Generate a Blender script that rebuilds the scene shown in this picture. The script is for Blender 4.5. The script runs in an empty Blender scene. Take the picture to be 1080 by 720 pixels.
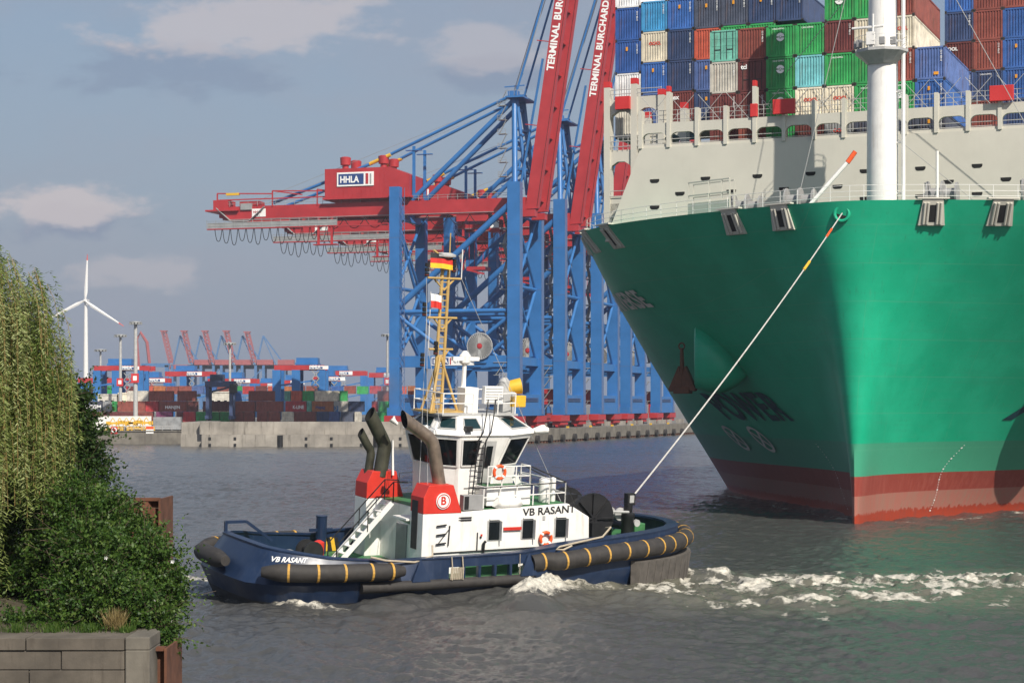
import bpy, bmesh, math, random
import numpy as np
from mathutils import Vector, Matrix
random.seed(7); rng = np.random.default_rng(7)
R = math.radians
SC = bpy.context.scene
COL = SC.collection
F, CH, HY = 2000.0, 9.5, 425.0        # focal length in pixels of a 1080 wide frame, eye height, horizon line

# ---------------------------------------------------------------- camera, sky, sun, exposure
cam = bpy.data.cameras.new('camera'); camo = bpy.data.objects.new('camera', cam); COL.objects.link(camo)
camo.location = (0, 0, CH); camo.rotation_euler = (R(90), 0, 0)
cam.sensor_width = 36; cam.lens = F/1080*36; cam.shift_y = 65/1080; cam.clip_start = 0.5; cam.clip_end = 30000
SC.camera = camo
SUN_H = Vector((.47, -.88)).normalized(); SUN_EL = 41.0
SUN_V = Vector((SUN_H.x*math.cos(R(SUN_EL)), SUN_H.y*math.cos(R(SUN_EL)), math.sin(R(SUN_EL))))
sl = bpy.data.lights.new('sun', 'SUN'); slo = bpy.data.objects.new('sun', sl); COL.objects.link(slo)
sl.energy = 5.0; sl.angle = R(.5); sl.color = (1, .93, .82)
slo.rotation_euler = (-SUN_V).to_track_quat('-Z', 'Y').to_euler()
SC.view_settings.view_transform = 'Standard'; SC.view_settings.look = 'None'
SC.view_settings.exposure = 0.22; SC.view_settings.gamma = 1
SC.cycles.use_denoising = True
SC.cycles.max_bounces = 6; SC.cycles.diffuse_bounces = 3; SC.cycles.glossy_bounces = 3
SC.cycles.transmission_bounces = 3; SC.cycles.transparent_max_bounces = 8; SC.cycles.volume_bounces = 0
SC.cycles.caustics_reflective = False; SC.cycles.caustics_refractive = False

W = bpy.data.worlds.new('World'); SC.world = W; W.use_nodes = True
nt = W.node_tree; nt.nodes.clear()
def N(nt, t, **k):
    n = nt.nodes.new(t)
    for a, b in k.items():
        if a == 'inp':
            for i, v in b.items(): n.inputs[i].default_value = v
        else: setattr(n, a, b)
    return n
def L(nt, a, ao, b, bi): nt.links.new(a.outputs[ao], b.inputs[bi])
def M_(nt, op, a, b=None, clamp=False):
    n = N(nt, 'ShaderNodeMath', operation=op, use_clamp=clamp)
    for i, x in enumerate((a, b)):
        if x is None: continue
        if isinstance(x, (int, float)): n.inputs[i].default_value = x
        else: nt.links.new(x, n.inputs[i])
    return n.outputs[0]
sky = N(nt, 'ShaderNodeTexSky', sky_type='NISHITA', sun_disc=False, sun_elevation=R(SUN_EL),
        sun_rotation=math.atan2(SUN_H.x, SUN_H.y), altitude=0, air_density=1.2, dust_density=2.2, ozone_density=1.6)
tc = N(nt, 'ShaderNodeTexCoord'); sp = N(nt, 'ShaderNodeSeparateXYZ'); L(nt, tc, 'Generated', sp, 0)
ax, ay, az = sp.outputs
ayc = M_(nt, 'MAXIMUM', M_(nt, 'ABSOLUTE', ay), .15)
tx = M_(nt, 'DIVIDE', ax, ayc); tz = M_(nt, 'DIVIDE', az, ayc)
cv = N(nt, 'ShaderNodeCombineXYZ'); nt.links.new(tx, cv.inputs[0]); nt.links.new(M_(nt, 'MULTIPLY', tz, 2.2), cv.inputs[2]); nt.links.new(M_(nt, 'SIGN', ay), cv.inputs[1])
def noise(scale, det=6, rough=.55, vec=None, nt=nt):
    n = N(nt, 'ShaderNodeTexNoise', inp={'Scale': scale, 'Detail': det, 'Roughness': rough}); nt.links.new((vec or cv.outputs[0]), n.inputs['Vector']); return n.outputs['Fac']
n1 = noise(9, 7, .58); n2 = noise(28, 6, .6); n0 = noise(3.2, 4, .5)
def ramp(x, a, b, nt=nt):
    n = N(nt, 'ShaderNodeMapRange', clamp=True, interpolation_type='SMOOTHSTEP', inp={'From Min': a, 'From Max': b}); nt.links.new(x, n.inputs[0]); return n.outputs[0]
def blob(cx, cz, rx, rz, edge=.75):
    a = M_(nt, 'DIVIDE', M_(nt, 'SUBTRACT', tx, (cx-540)/F), rx/F); b = M_(nt, 'DIVIDE', M_(nt, 'SUBTRACT', tz, (HY-cz)/F), rz/F)
    d = M_(nt, 'SQRT', M_(nt, 'ADD', M_(nt, 'MULTIPLY', a, a), M_(nt, 'MULTIPLY', b, b)))
    d = M_(nt, 'ADD', d, M_(nt, 'MULTIPLY', M_(nt, 'SUBTRACT', M_(nt, 'ADD', n1, n2), 1.0), 2.6))
    return ramp(d, 1.10, .45)
lay = M_(nt, 'MULTIPLY', ramp(n1, .44, .70), .35)                     # thin veil
veil = M_(nt, 'ADD', lay, M_(nt, 'MULTIPLY', ramp(n0, .4, .66), .35), True)
puff = M_(nt, 'MAXIMUM', blob(68, 218, 86, 30), M_(nt, 'MULTIPLY', blob(262, 22, 150, 44), .75))
puff = M_(nt, 'MAXIMUM', puff, M_(nt, 'MULTIPLY', blob(160, 290, 80, 22), .5))
puff = M_(nt, 'MAXIMUM', puff, M_(nt, 'MULTIPLY', blob(515, 52, 70, 26), .5))
dark = M_(nt, 'MAXIMUM', M_(nt, 'MULTIPLY', blob(190, 75, 130, 30), .7), blob(80, 238, 90, 20))
dark = M_(nt, 'MAXIMUM', dark, M_(nt, 'MULTIPLY', blob(520, 80, 70, 20), .7))
def mix(a, b, f):
    n = N(nt, 'ShaderNodeMix', data_type='RGBA')
    nt.links.new(a, n.inputs[6])
    if isinstance(b, tuple): n.inputs[7].default_value = b+(1,)
    else: nt.links.new(b, n.inputs[7])
    if isinstance(f, (int, float)): n.inputs[0].default_value = f
    else: nt.links.new(f, n.inputs[0])
    return n.outputs[2]
SKYS = .09
skyc = N(nt, 'ShaderNodeVectorMath', operation='SCALE', inp={3: SKYS}); L(nt, sky, 0, skyc, 0)
# summer haze thickens towards the horizon
hz = N(nt, 'ShaderNodeMapRange', clamp=True, inp={'From Min': .30, 'From Max': 0.0, 'To Min': .25, 'To Max': .88}); nt.links.new(az, hz.inputs[0])
c = mix(skyc.outputs[0], (.225, .277, .388), hz.outputs[0])
c = mix(c, (.31, .315, .375), M_(nt, 'MULTIPLY', veil, .8))
c = mix(c, (.175, .22, .325), M_(nt, 'MULTIPLY', dark, .6))
c = mix(c, (.56, .50, .50), M_(nt, 'MULTIPLY', puff, .8))
bg = N(nt, 'ShaderNodeBackground', inp={1: 1.0}); nt.links.new(c, bg.inputs[0])
wo = N(nt, 'ShaderNodeOutputWorld'); L(nt, bg, 0, wo, 0)

# ---------------------------------------------------------------- helpers
def at(px, py, Y): return Vector(((px-540)/F*Y, Y, CH-(py-HY)/F*Y))
class MB:
    def __init__(s): s.v = []; s.f = []; s.m = []; s.i = 0; s.c = []
    def cut(s): s.c.append((len(s.v), len(s.f)))
    def add(s, vs, fs):
        o = len(s.v); s.v += [tuple(v) for v in vs]
        for f in fs: s.f.append(tuple(o+k for k in f)); s.m.append(s.i)
    def box(s, a, b):
        (x0, y0, z0), (x1, y1, z1) = a, b
        s.add([(x0,y0,z0),(x1,y0,z0),(x1,y1,z0),(x0,y1,z0),(x0,y0,z1),(x1,y0,z1),(x1,y1,z1),(x0,y1,z1)],
              [(0,3,2,1),(4,5,6,7),(0,1,5,4),(1,2,6,5),(2,3,7,6),(3,0,4,7)])
    def bar(s, p, q, w, h=None, up=(0,0,1)):
        h = h or w; p = Vector(p); q = Vector(q); d = (q-p).normalized(); u = Vector(up)
        if abs(d.dot(u)) > .98: u = Vector((0,1,0))
        a = d.cross(u).normalized()*w/2; b = a.normalized().cross(d).normalized()*h/2
        vs = [p-a-b,p+a-b,p+a+b,p-a+b,q-a-b,q+a-b,q+a+b,q-a+b]
        s.add(vs, [(0,3,2,1),(4,5,6,7),(0,1,5,4),(1,2,6,5),(2,3,7,6),(3,0,4,7)])
    def tube(s, pts, r, n=8, cap=True, closed=False):
        pts = [Vector(p) for p in pts]; k = len(pts); rs = r if isinstance(r, (list, tuple)) else [r]*k
        rings = []; u = None
        for i, p in enumerate(pts):
            if closed: d = (pts[(i+1) % k]-pts[i-1]).normalized()
            else: d = (pts[min(i+1,k-1)]-pts[max(i-1,0)]).normalized()
            if u is None:
                u = Vector((0,0,1)) if abs(d.z) < .9 else Vector((1,0,0))
            u = (u-d*u.dot(d)).normalized(); w = d.cross(u)
            rings.append([p+(u*math.cos(t)+w*math.sin(t))*rs[i] for t in [2*math.pi*j/n for j in range(n)]])
        s.loft(rings, cap and not closed, ring_closed=closed)
    def loft(s, rings, cap=True, ring_closed=False):
        n = len(rings[0]); k = len(rings); vs = [v for r in rings for v in r]; fs = []
        for i in range(k if ring_closed else k-1):
            i2 = (i+1) % k
            for j in range(n): fs.append((i*n+j, i*n+(j+1) % n, i2*n+(j+1) % n, i2*n+j))
        if cap: fs.append(tuple(range(n))[::-1]); fs.append(tuple((k-1)*n+j for j in range(n)))
        s.add(vs, fs)
    def strip(s, rows):          # open grid of points
        n = len(rows[0]); s.add([v for r in rows for v in r], [(i*n+j, i*n+j+1, (i+1)*n+j+1, (i+1)*n+j) for i in range(len(rows)-1) for j in range(n-1)])
    def prism(s, poly, fa, fb):  # poly: 2d list; fa/fb map (a,b)->3d for the two ends
        n = len(poly); s.add([fa(*p) for p in poly]+[fb(*p) for p in poly],
            [tuple(range(n))[::-1], tuple(range(n, 2*n))]+[(j, (j+1) % n, n+(j+1) % n, n+j) for j in range(n)])
    def lathe(s, c, prof, n=16, axis='z'):
        rings = []
        for r, h in prof:
            ring = []
            for j in range(n):
                t = 2*math.pi*j/n; a, b = r*math.cos(t), r*math.sin(t)
                ring.append({'z': (c[0]+a, c[1]+b, c[2]+h), 'y': (c[0]+a, c[1]+h, c[2]+b), 'x': (c[0]+h, c[1]+a, c[2]+b)}[axis])
            rings.append(ring)
        s.loft(rings)
    def ring(s, c, R_, r, axis='y', n=20, m=6):
        pts = []
        for j in range(n):
            t = 2*math.pi*j/n; a, b = R_*math.cos(t), R_*math.sin(t)
            pts.append({'z': (c[0]+a, c[1]+b, c[2]), 'y': (c[0]+a, c[1], c[2]+b), 'x': (c[0], c[1]+a, c[2]+b)}[axis])
        s.tube(pts, r, m, closed=True)
    def build(s, name, mats, parent=None, smooth=False, bevel=0, fix=True):
        if s.c:                                  # one object per piece between cuts
            if s.c[-1][0] < len(s.v): s.cut()
            v0 = f0 = 0; out = []
            for v1, f1 in s.c:
                if v1 > v0:
                    m = MB(); m.v = s.v[v0:v1]; m.f = [tuple(k-v0 for k in f) for f in s.f[f0:f1]]; m.m = s.m[f0:f1]; out.append(m.build(name, mats, parent, smooth, bevel, fix))
                v0, f0 = v1, f1
            return out[0]
        me = bpy.data.meshes.new(name); me.from_pydata(s.v, [], s.f)
        mats = mats if isinstance(mats, (list, tuple)) else [mats]
        for m in mats: me.materials.append(m)
        me.polygons.foreach_set('material_index', np.array(s.m, dtype=np.int32))
        if fix:
            bm = bmesh.new(); bm.from_mesh(me); bmesh.ops.recalc_face_normals(bm, faces=bm.faces); bm.to_mesh(me); bm.free()
        if smooth is True: me.polygons.foreach_set('use_smooth', [True]*len(me.polygons))
        elif smooth: me.polygons.foreach_set('use_smooth', [True]*len(me.polygons)); me.set_sharp_from_angle(angle=R(smooth))
        me.update()
        o = bpy.data.objects.new(name, me); COL.objects.link(o)
        if parent: o.parent = parent
        if bevel:
            b = o.modifiers.new('bevel', 'BEVEL'); b.width = bevel; b.segments = 2; b.limit_method = 'ANGLE'
        return o
def thing(name, label, cat, loc=(0,0,0), rot=(0,0,0), group=None):
    o = bpy.data.objects.new(name, None); COL.objects.link(o); o.empty_display_size = .2
    o.location = loc; o.rotation_euler = rot if isinstance(rot, tuple) else (0,0,rot); return tag(o, label, cat, group)
def tag(o, label=None, cat=None, group=None, kind=None):
    for k, v in (('label', label), ('category', cat), ('group', group), ('kind', kind)):
        if v: o[k] = v
    return o
KIDS = {}
def copy_tree(o, parent=None):
    c = o.copy(); COL.objects.link(c)
    if parent: c.parent = parent
    for ch in list(o.children): copy_tree(ch, c)
    return c
def text(s, size, name='lettering', mat=None, parent=None, fn=None, bold=.0, center=False, spacing=1.0, res=3, cuts=0):
    cu = bpy.data.curves.new(name, 'FONT'); cu.body = s; cu.size = size; cu.offset = bold*size; cu.resolution_u = res; cu.space_character = spacing
    if center: cu.align_x = 'CENTER'; cu.align_y = 'CENTER'
    t = bpy.data.objects.new('tmp', cu); COL.objects.link(t)
    dg = bpy.context.evaluated_depsgraph_get(); dg.update()
    me = bpy.data.meshes.new_from_object(t.evaluated_get(dg)); bpy.data.objects.remove(t); bpy.data.curves.remove(cu)
    me.name = name
    if cuts:
        bm = bmesh.new(); bm.from_mesh(me); bmesh.ops.triangulate(bm, faces=bm.faces)
        for _ in range(cuts): bmesh.ops.subdivide_edges(bm, edges=[e for e in bm.edges if e.calc_length() > .25], cuts=1); bmesh.ops.triangulate(bm, faces=bm.faces)
        bm.to_mesh(me); bm.free()
    for v in me.vertices: v.co = fn(v.co.x, v.co.y) if fn else v.co
    me.materials.clear(); me.materials.append(mat)
    o = bpy.data.objects.new(name, me); COL.objects.link(o)
    if parent: o.parent = parent
    return o

# ---------------------------------------------------------------- materials
MATS = {}
def paint(name, col, rough=.5, var=.18, scale=.8, streak=.0, streakcol=(.16,.08,.04), metal=0, bump=0, objrand=0, spec=.5, ss=1.0):
    m = bpy.data.materials.new(name); m.use_nodes = True; t = m.node_tree; b = t.nodes['Principled BSDF']
    b.inputs['Roughness'].default_value = rough; b.inputs['Metallic'].default_value = metal
    b.inputs['Specular IOR Level'].default_value = spec
    tcn = N(t, 'ShaderNodeTexCoord')
    n = N(t, 'ShaderNodeTexNoise', inp={'Scale': scale, 'Detail': 7, 'Roughness': .62}); L(t, tcn, 'Object', n, 'Vector')
    mr = N(t, 'ShaderNodeMapRange', inp={'From Min': .3, 'From Max': .7, 'To Min': 1-var, 'To Max': 1+var*.6}); L(t, n, 'Fac', mr, 0)
    val = mr.outputs[0]
    if objrand:
        oi = N(t, 'ShaderNodeObjectInfo'); r2 = N(t, 'ShaderNodeMapRange', inp={'To Min': 1-objrand, 'To Max': 1+objrand}); L(t, oi, 'Random', r2, 0)
        val = M_(t, 'MULTIPLY', val, r2.outputs[0])
    vm = N(t, 'ShaderNodeVectorMath', operation='SCALE', inp={0: col}); t.links.new(val, vm.inputs[3])
    out = vm.outputs[0]
    if streak:
        mp = N(t, 'ShaderNodeMapping', inp={'Scale': (2.2*ss, 2.2*ss, .22*ss)}); L(t, tcn, 'Object', mp, 0)
        n3 = N(t, 'ShaderNodeTexNoise', inp={'Scale': 2.0, 'Detail': 8, 'Roughness': .7}); L(t, mp, 0, n3, 'Vector')
        f = M_(t, 'MULTIPLY', ramp(n3.outputs['Fac'], .50, .74, t), streak)
        mx = N(t, 'ShaderNodeMix', data_type='RGBA'); t.links.new(f, mx.inputs[0]); t.links.new(out, mx.inputs[6]); mx.inputs[7].default_value = streakcol+(1,)
        out = mx.outputs[2]
    t.links.new(out, b.inputs['Base Color'])
    r3 = N(t, 'ShaderNodeMapRange', inp={'From Min': .3, 'From Max': .7, 'To Min': max(.03, rough-.08), 'To Max': min(1, rough+.1)}); L(t, n, 'Fac', r3, 0); L(t, r3, 0, b, 'Roughness')
    if bump:
        bn = N(t, 'ShaderNodeBump', inp={'Strength': bump, 'Distance': .05}); L(t, n, 'Fac', bn, 'Height'); L(t, bn, 0, b, 'Normal')
    MATS[name] = m; return m
white = paint('white_paint', (.80,.79,.76), .4, .08, 1.2, .42, (.46,.38,.29))
wpure = paint('white_lettering', (.82,.82,.80), .5, .03)
green_deck = paint('green_deck', (.045,.17,.06), .6, .25, 2.0, .0)
navy = paint('navy_hull', (.010,.024,.062), .36, .25, .9, .18, (.10,.12,.15))
black = paint('black_paint', (.012,.012,.013), .5, .25, 2)
rubber = paint('black_rubber', (.030,.027,.025), .72, .4, 2.5, .2, (.11,.095,.08), bump=.4)
rubgrey = paint('grey_rubber', (.095,.085,.075), .85, .35, 2.5, .5, (.05,.045,.04), bump=.5)
ropey = paint('yellow_band', (.50,.28,.05), .7, .2, 4)
rope = paint('tan_rope', (.42,.36,.27), .8, .2, 6)
redp = paint('red_paint', (.58,.035,.022), .42, .12, 1.5)
glass_dark = paint('tinted_glass', (.006,.009,.011), .05, .1, spec=.35)
glass_top = paint('roof_glass', (.010,.03,.035), .06, .1, spec=.4)
steel = paint('brown_exhaust_steel', (.30,.235,.18), .36, .4, 1.6, .45, (.08,.06,.05), metal=.6)
steel_green = paint('weathered_exhaust_steel', (.085,.085,.06), .45, .4, 1.6, .4, (.035,.03,.025), metal=.5)
tan = paint('ochre_paint', (.50,.33,.11), .5, .2, 2)
yellow = paint('yellow_paint', (.70,.42,.03), .5, .15, 2)
orange = paint('orange_paint', (.75,.10,.02), .5, .1, 3)
grey = paint('grey_paint', (.28,.28,.28), .5, .15, 2)
lgrey = paint('light_grey_steel', (.42,.42,.41), .5, .2, 2)
soot_and_dark = paint('soot_and_dark', (.006,.006,.006), .9, .2)  # black for pipe soot, cables, boom line and shade inside holes
crane_blue = paint('crane_blue', (.028,.150,.40), .42, .16, .25, .10, (.02,.07,.2))
crane_red = paint('crane_red', (.40,.028,.032), .45, .16, .25, .12, (.22,.03,.03))
crane_grey = paint('crane_grey', (.30,.31,.31), .55, .2, .5)
ship_grey = paint('superstructure_grey', (.56,.54,.47), .5, .06, .35, .10, (.34,.30,.24))
concrete = paint('quay_concrete', (.30,.275,.24), .85, .4, .22, .85, (.085,.075,.06), bump=.3, ss=.22)
concrete_d = paint('dark_quay_concrete', (.17,.155,.13), .85, .4, .35, .8, (.055,.047,.038), bump=.3, ss=.22)
rust = paint('rusty_steel', (.13,.052,.028), .85, .4, 2.5, .4, (.05,.022,.014), bump=.4)
# ---------------------------------------------------------------- river, land, quays
_T = rng.random((256, 256))
def vn(x, y, k=0):
    x = x+k*17.3; y = y+k*41.7; xi = np.floor(x).astype(int); yi = np.floor(y).astype(int); fx = x-xi; fy = y-yi
    fx = fx*fx*fx*(fx*(fx*6-15)+10); fy = fy*fy*fy*(fy*(fy*6-15)+10)
    g = lambda a, b: _T[a & 255, b & 255]
    return (g(xi,yi)*(1-fx)+g(xi+1,yi)*fx)*(1-fy)+(g(xi,yi+1)*(1-fx)+g(xi+1,yi+1)*fx)*fy-.5
def fbm(x, y, o=4, k=0):
    r = 0; a = 1
    for i in range(o): r = r+a*vn(x*2**i*1.03, y*2**i*.97, k+i); a *= .5
    return r
def wpx(px, py): Y = CH*F/(py-HY); return ((px-540)/F*Y, Y)
def seg_mask(X, Y, pts, wid):         # soft distance to a polyline given in water points
    d = np.full(X.shape, 1e9)
    for (a, b) in zip(pts[:-1], pts[1:]):
        ax_, ay_ = a[:2]; bx_, by_ = b[:2]; L2 = (bx_-ax_)**2+(by_-ay_)**2
        t = np.clip(((X-ax_)*(bx_-ax_)+(Y-ay_)*(by_-ay_))/L2, 0, 1)
        w = (a[2]+(b[2]-a[2])*t) if len(a) > 2 else wid
        d = np.minimum(d, np.hypot(X-ax_-t*(bx_-ax_), Y-ay_-t*(by_-ay_))/w)
    return np.clip(1-d, 0, 1)
ys = [38.0]
while ys[-1] < 640: ys.append(ys[-1]+max(.13, .0031*ys[-1]-.08))
ys = np.array(ys); ts = np.linspace(-.42, .42, 760)
YY, TT = np.meshgrid(ys, ts, indexing='ij'); XX = TT*YY
def P3(lst): return [wpx(a, b)+(w,) for a, b, w in lst]
k1 = seg_mask(XX, YY, P3([(650, 612, 2.5), (760, 618, 7), (870, 615, 7), (990, 613, 6.5), (1090, 612, 7), (1200, 612, 7)]), 1)
k2 = seg_mask(XX, YY, P3([(690, 622, 1.5), (745, 632, 3.0), (800, 634, 3.2), (900, 630, 3.0), (1000, 628, 2.2)]), 1)
k3 = seg_mask(XX, YY, P3([(200, 611, 1.6), (235, 621, 2.0), (270, 632, 1.5), (310, 640, 1.0), (360, 644, .6)]), 1)
k4 = seg_mask(XX, YY, P3([(555, 634, 1.1), (600, 619, 2.6), (640, 614, 2.0), (670, 612, 1.0)]), 1)
k5 = seg_mask(XX, YY, P3([(640, 610, .7), (700, 606, 1.5), (760, 608, 2.0)]), 1)
k6 = seg_mask(XX, YY, P3([(770, 523, 1.4), (830, 535, 1.4), (898, 549, 1.0), (960, 551, 1.3), (1075, 541, 2.0)]), 1)
hump = seg_mask(XX, YY, P3([(405, 640, 1.6), (455, 628, 1.7), (520, 628, 1.8), (560, 640, 1.6)]), 1)
hump2 = seg_mask(XX, YY, P3([(560, 640, 1.6), (620, 628, 1.7), (700, 634, 1.8)]), 1)
wave_line = seg_mask(XX, YY, P3([(860, 668, 1.2), (950, 661, 1.3), (1080, 656, 1.4)]), 1)
churn = np.maximum.reduce([k1*1.1, k2*.9, k4*1.2, k5*1.1])
turb = np.clip(seg_mask(XX, YY, P3([(655, 618, 8), (800, 625, 12), (1200, 620, 14)]), 1)*1.6, 0, 1)
amp = np.clip(1-(YY-120)/900, .45, 1)
h = amp*(.16*fbm(XX*.20+YY*.05, YY*.16, 2, 3)+.17*fbm(XX*.55+.2*YY, YY*.48, 3, 9)+.10*fbm(XX*1.7, YY*1.6, 4, 21))*(.65+.8*np.clip(fbm(XX*.03, YY*.02, 2, 91)+.5, 0, 1))
h += .11*turb*fbm(XX*.5, YY*.5, 3, 31)
h += .75*np.sqrt(np.clip(hump, 0, 1))*.55+.35*hump2-.2*wave_line
h += k1*(.08+.42*fbm(XX*1.3, YY*1.1, 5, 41))+.85*k4*(1+.7*fbm(XX*1.6, YY*1.6, 5, 51))+.4*k5*(1+1.2*fbm(XX*1.7, YY*1.7, 5, 52))+.25*k2*(.4+fbm(XX*1.4, YY*1.4, 4, 61))+.3*k3*(.6+fbm(XX*1.8, YY*1.8, 4, 71))
fn1 = fbm(XX*.75, YY*.42, 5, 81); fn2 = fbm(XX*2.6, YY*1.4, 3, 83)
foam = np.clip(churn**.8*1.05+1.5*fn1+1.1*fn2-.44, 0, 1)*1.2*(churn > 0)
foam = np.maximum(foam, np.clip(k4**.5*1.5+.6*fn1-.25, 0, 1)*(k4 > 0))
foam = np.maximum(foam, np.clip(k3**.6*1.5+1.0*fn1+.4*fn2-.48, 0, 1)*(k3 > 0))
foam = np.maximum(foam, np.clip(k6**.8*1.1+1.3*fn1+.9*fn2-.62, 0, 1)*(k6 > 0))
foam = np.maximum(foam, np.clip(turb*.42+1.6*fn1+1.0*fn2-.70, 0, .8)*(turb > .05))
foam = np.clip(foam, 0, 1)
nr, nc = XX.shape
edge = np.minimum(np.minimum(np.arange(nr)[:, None], nr-1-np.arange(nr)[:, None]), np.minimum(np.arange(nc)[None], nc-1-np.arange(nc)[None]))
h = np.where(edge == 0, -.6, h)
me = bpy.data.meshes.new('water'); me.vertices.add(nr*nc+4)
co = np.empty((nr*nc+4, 3)); co[:nr*nc] = np.stack([XX.ravel(), YY.ravel(), h.ravel()], 1)
co[nr*nc:] = [(-4000,-300,-.7), (4000,-300,-.7), (4000,9000,-.7), (-4000,9000,-.7)]
me.vertices.foreach_set('co', co.ravel())
ii = (np.arange(nr-1)[:, None]*nc+np.arange(nc-1)[None]).ravel()
q = np.concatenate([np.stack([ii, ii+1, ii+nc+1, ii+nc], 1), [[nr*nc, nr*nc+1, nr*nc+2, nr*nc+3]]]).astype(np.int32)
me.loops.add(q.size); me.loops.foreach_set('vertex_index', q.ravel()); me.polygons.add(len(q))
me.polygons.foreach_set('loop_start', np.arange(0, q.size, 4, dtype=np.int32)); me.polygons.foreach_set('use_smooth', [True]*len(q))
me.update(); me.validate()
a = me.attributes.new('foam', 'FLOAT', 'POINT'); a.data.foreach_set('value', np.concatenate([foam.ravel(), np.zeros(4)]).astype(np.float32))
a = me.attributes.new('silt', 'FLOAT', 'POINT'); a.data.foreach_set('value', np.concatenate([turb.ravel(), np.zeros(4)]).astype(np.float32))
wm = bpy.data.materials.new('river_water'); wm.use_nodes = True; t = wm.node_tree; b = t.nodes['Principled BSDF']
fa = N(t, 'ShaderNodeAttribute', attribute_name='foam'); sa = N(t, 'ShaderNodeAttribute', attribute_name='silt')
g = N(t, 'ShaderNodeNewGeometry')
mpf = N(t, 'ShaderNodeMapping', inp={'Scale': (.6, .5, 1)}); L(t, g, 'Position', mpf, 0)
n = N(t, 'ShaderNodeTexNoise', inp={'Scale': 3.6, 'Detail': 10, 'Roughness': .78, 'Distortion': 1.2}); L(t, mpf, 0, n, 'Vector')
ff = ramp(M_(t, 'ADD', fa.outputs['Fac'], M_(t, 'MULTIPLY', M_(t, 'SUBTRACT', n.outputs['Fac'], .5), 3.0)), .38, 1.25, t)
ff = M_(t, 'MULTIPLY', ff, ramp(fa.outputs['Fac'], .02, .12, t))
m1 = N(t, 'ShaderNodeMix', data_type='RGBA'); L(t, sa, 'Fac', m1, 0); m1.inputs[6].default_value = (.062,.062,.059,1); m1.inputs[7].default_value = (.115,.112,.086,1)
m2 = N(t, 'ShaderNodeMix', data_type='RGBA'); t.links.new(ff, m2.inputs[0]); L(t, m1, 2, m2, 6); m2.inputs[7].default_value = (.60,.57,.49,1)
L(t, m2, 2, b, 'Base Color')
t.links.new(M_(t, 'ADD', M_(t, 'MULTIPLY', ff, .6), .16), b.inputs['Roughness']); b.inputs['IOR'].default_value = 1.33
mp = N(t, 'ShaderNodeMapping', inp={'Scale': (1.0, .8, 1)}); L(t, g, 'Position', mp, 0)
n2_ = N(t, 'ShaderNodeTexNoise', inp={'Scale': 2.2, 'Detail': 7, 'Roughness': .68}); L(t, mp, 0, n2_, 'Vector')
bn = N(t, 'ShaderNodeBump', inp={'Strength': .45, 'Distance': .2}); L(t, n2_, 'Fac', bn, 'Height'); L(t, bn, 0, b, 'Normal')
me.materials.append(wm); wo_ = bpy.data.objects.new('water', me); COL.objects.link(wo_); tag(wo_, kind='structure')

def hsc(name, col, var, scale): return paint(name, col, .95, var, scale)
ground_m = hsc('terminal_paving', (.16,.155,.145), .3, .05)
PIER0 = Vector((4.5, 446.8)); PD = Vector((math.sin(R(20)), math.cos(R(20))))
mb = MB()                                   # terminal paving, one sheet to the horizon
pe = PIER0+PD*1500; z = 3.2
mb.add([(-3000,455,z),(-72,455,z),(-72,420,z),(1.5,430,z),(3.7,446.8,z),(pe.x-.8,pe.y,z),(4500,2500,z),(5500,16000,z),(-5500,16000,z)], [tuple(range(9))])
tag(mb.build('ground', ground_m), kind='structure')

def wall_label(o, l): return tag(o, l, 'quay wall')
# low quay with handrail at the far side of the basin
mb = MB(); mb.box((-130,440,-2),(-73.5,455.5,2.9)); mb.box((-130,439.8,2.9),(-73.5,441.2,3.15))
low = mb.build('quay_wall', concrete_d); wall_label(low, 'low dark quay wall with pipe railing behind the leafy tree')
# two-tier block quay
K = thing('quay_wall', 'pale two-tier concrete quay wall below the stacked containers', 'quay wall', (-67.6, 413, 0))
mb = MB()
for x0, x1 in ((0,16.4),(17.7,37.3),(38.6,66)): mb.box((x0,0,-2),(x1,5.5,2.62))
mb.box((-.02,.9,-2),(66,6,2.6)); mb.box((-5.4,4.8,-2),(.05,36,2.7))
mb.build('lower_wall', concrete, K)
mb = MB(); mb.box((-5.3,5.2,2.66),(-.9,33,5.3)); mb.box((-.95,3.2,2.64),(68,6.5,5.42)); mb.build('upper_wall', concrete, K)
mb = MB()
for x in (1.5, 7, 22.5, 28, 34.5, 43, 49):
    mb.box((x,-.14,1.5),(x+.55,.02,2.1)); 
    mb.box((x,-.14,.1),(x+.55,.02,.7))
for x in (16.5, 37.4): mb.box((x,.3,-1),(x+1.1,.95,2.5)); mb.tube([(x+.55,.2,-1),(x+.55,.2,2.2)],.28,8)
mb.build('fender_block', black, K)
# crane pier wall
K = thing('quay_wall', 'long brown quay wall under the blue gantry cranes with round fenders', 'quay wall', (PIER0.x, PIER0.y, 0), -R(20))
# local x = towards the river, y = along
mb = MB()
for i in range(34): mb.box((-3.2,-15+i*12,.5),(0,-15+i*12+11.93,3.3))
mb.box((-3,-15,-2),(-.7,394,.55)); mb.build('face', concrete_d, K)
mb = MB()
for i in range(150): mb.box((-.75,-14+i*2.2,-1.5),(-.15,-12.9+i*2.2,.48))
mb.build('pile_row', rust, K)
for i in range(16):
    mb = MB(); mb.lathe((.0,-6+i*9.5,.95),[(.2,0),(.95,.05),(.95,.75),(.2,.8)],14,'x'); mb.build('fender', rubber, K)
    if i % 2 == 0:
        mb = MB(); mb.box((-.9,-9+i*9.5,3.3),(-.35,-8.3+i*9.5,3.75)); mb.build('bollard', yellow, K)
mb = MB()
for i in range(17): mb.box((-9.0,-12+i*11,3.2),(-8.6,-12+i*11+(9 if i % 3 else 5),4.4))
mb.build('barrier', concrete, K)
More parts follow.
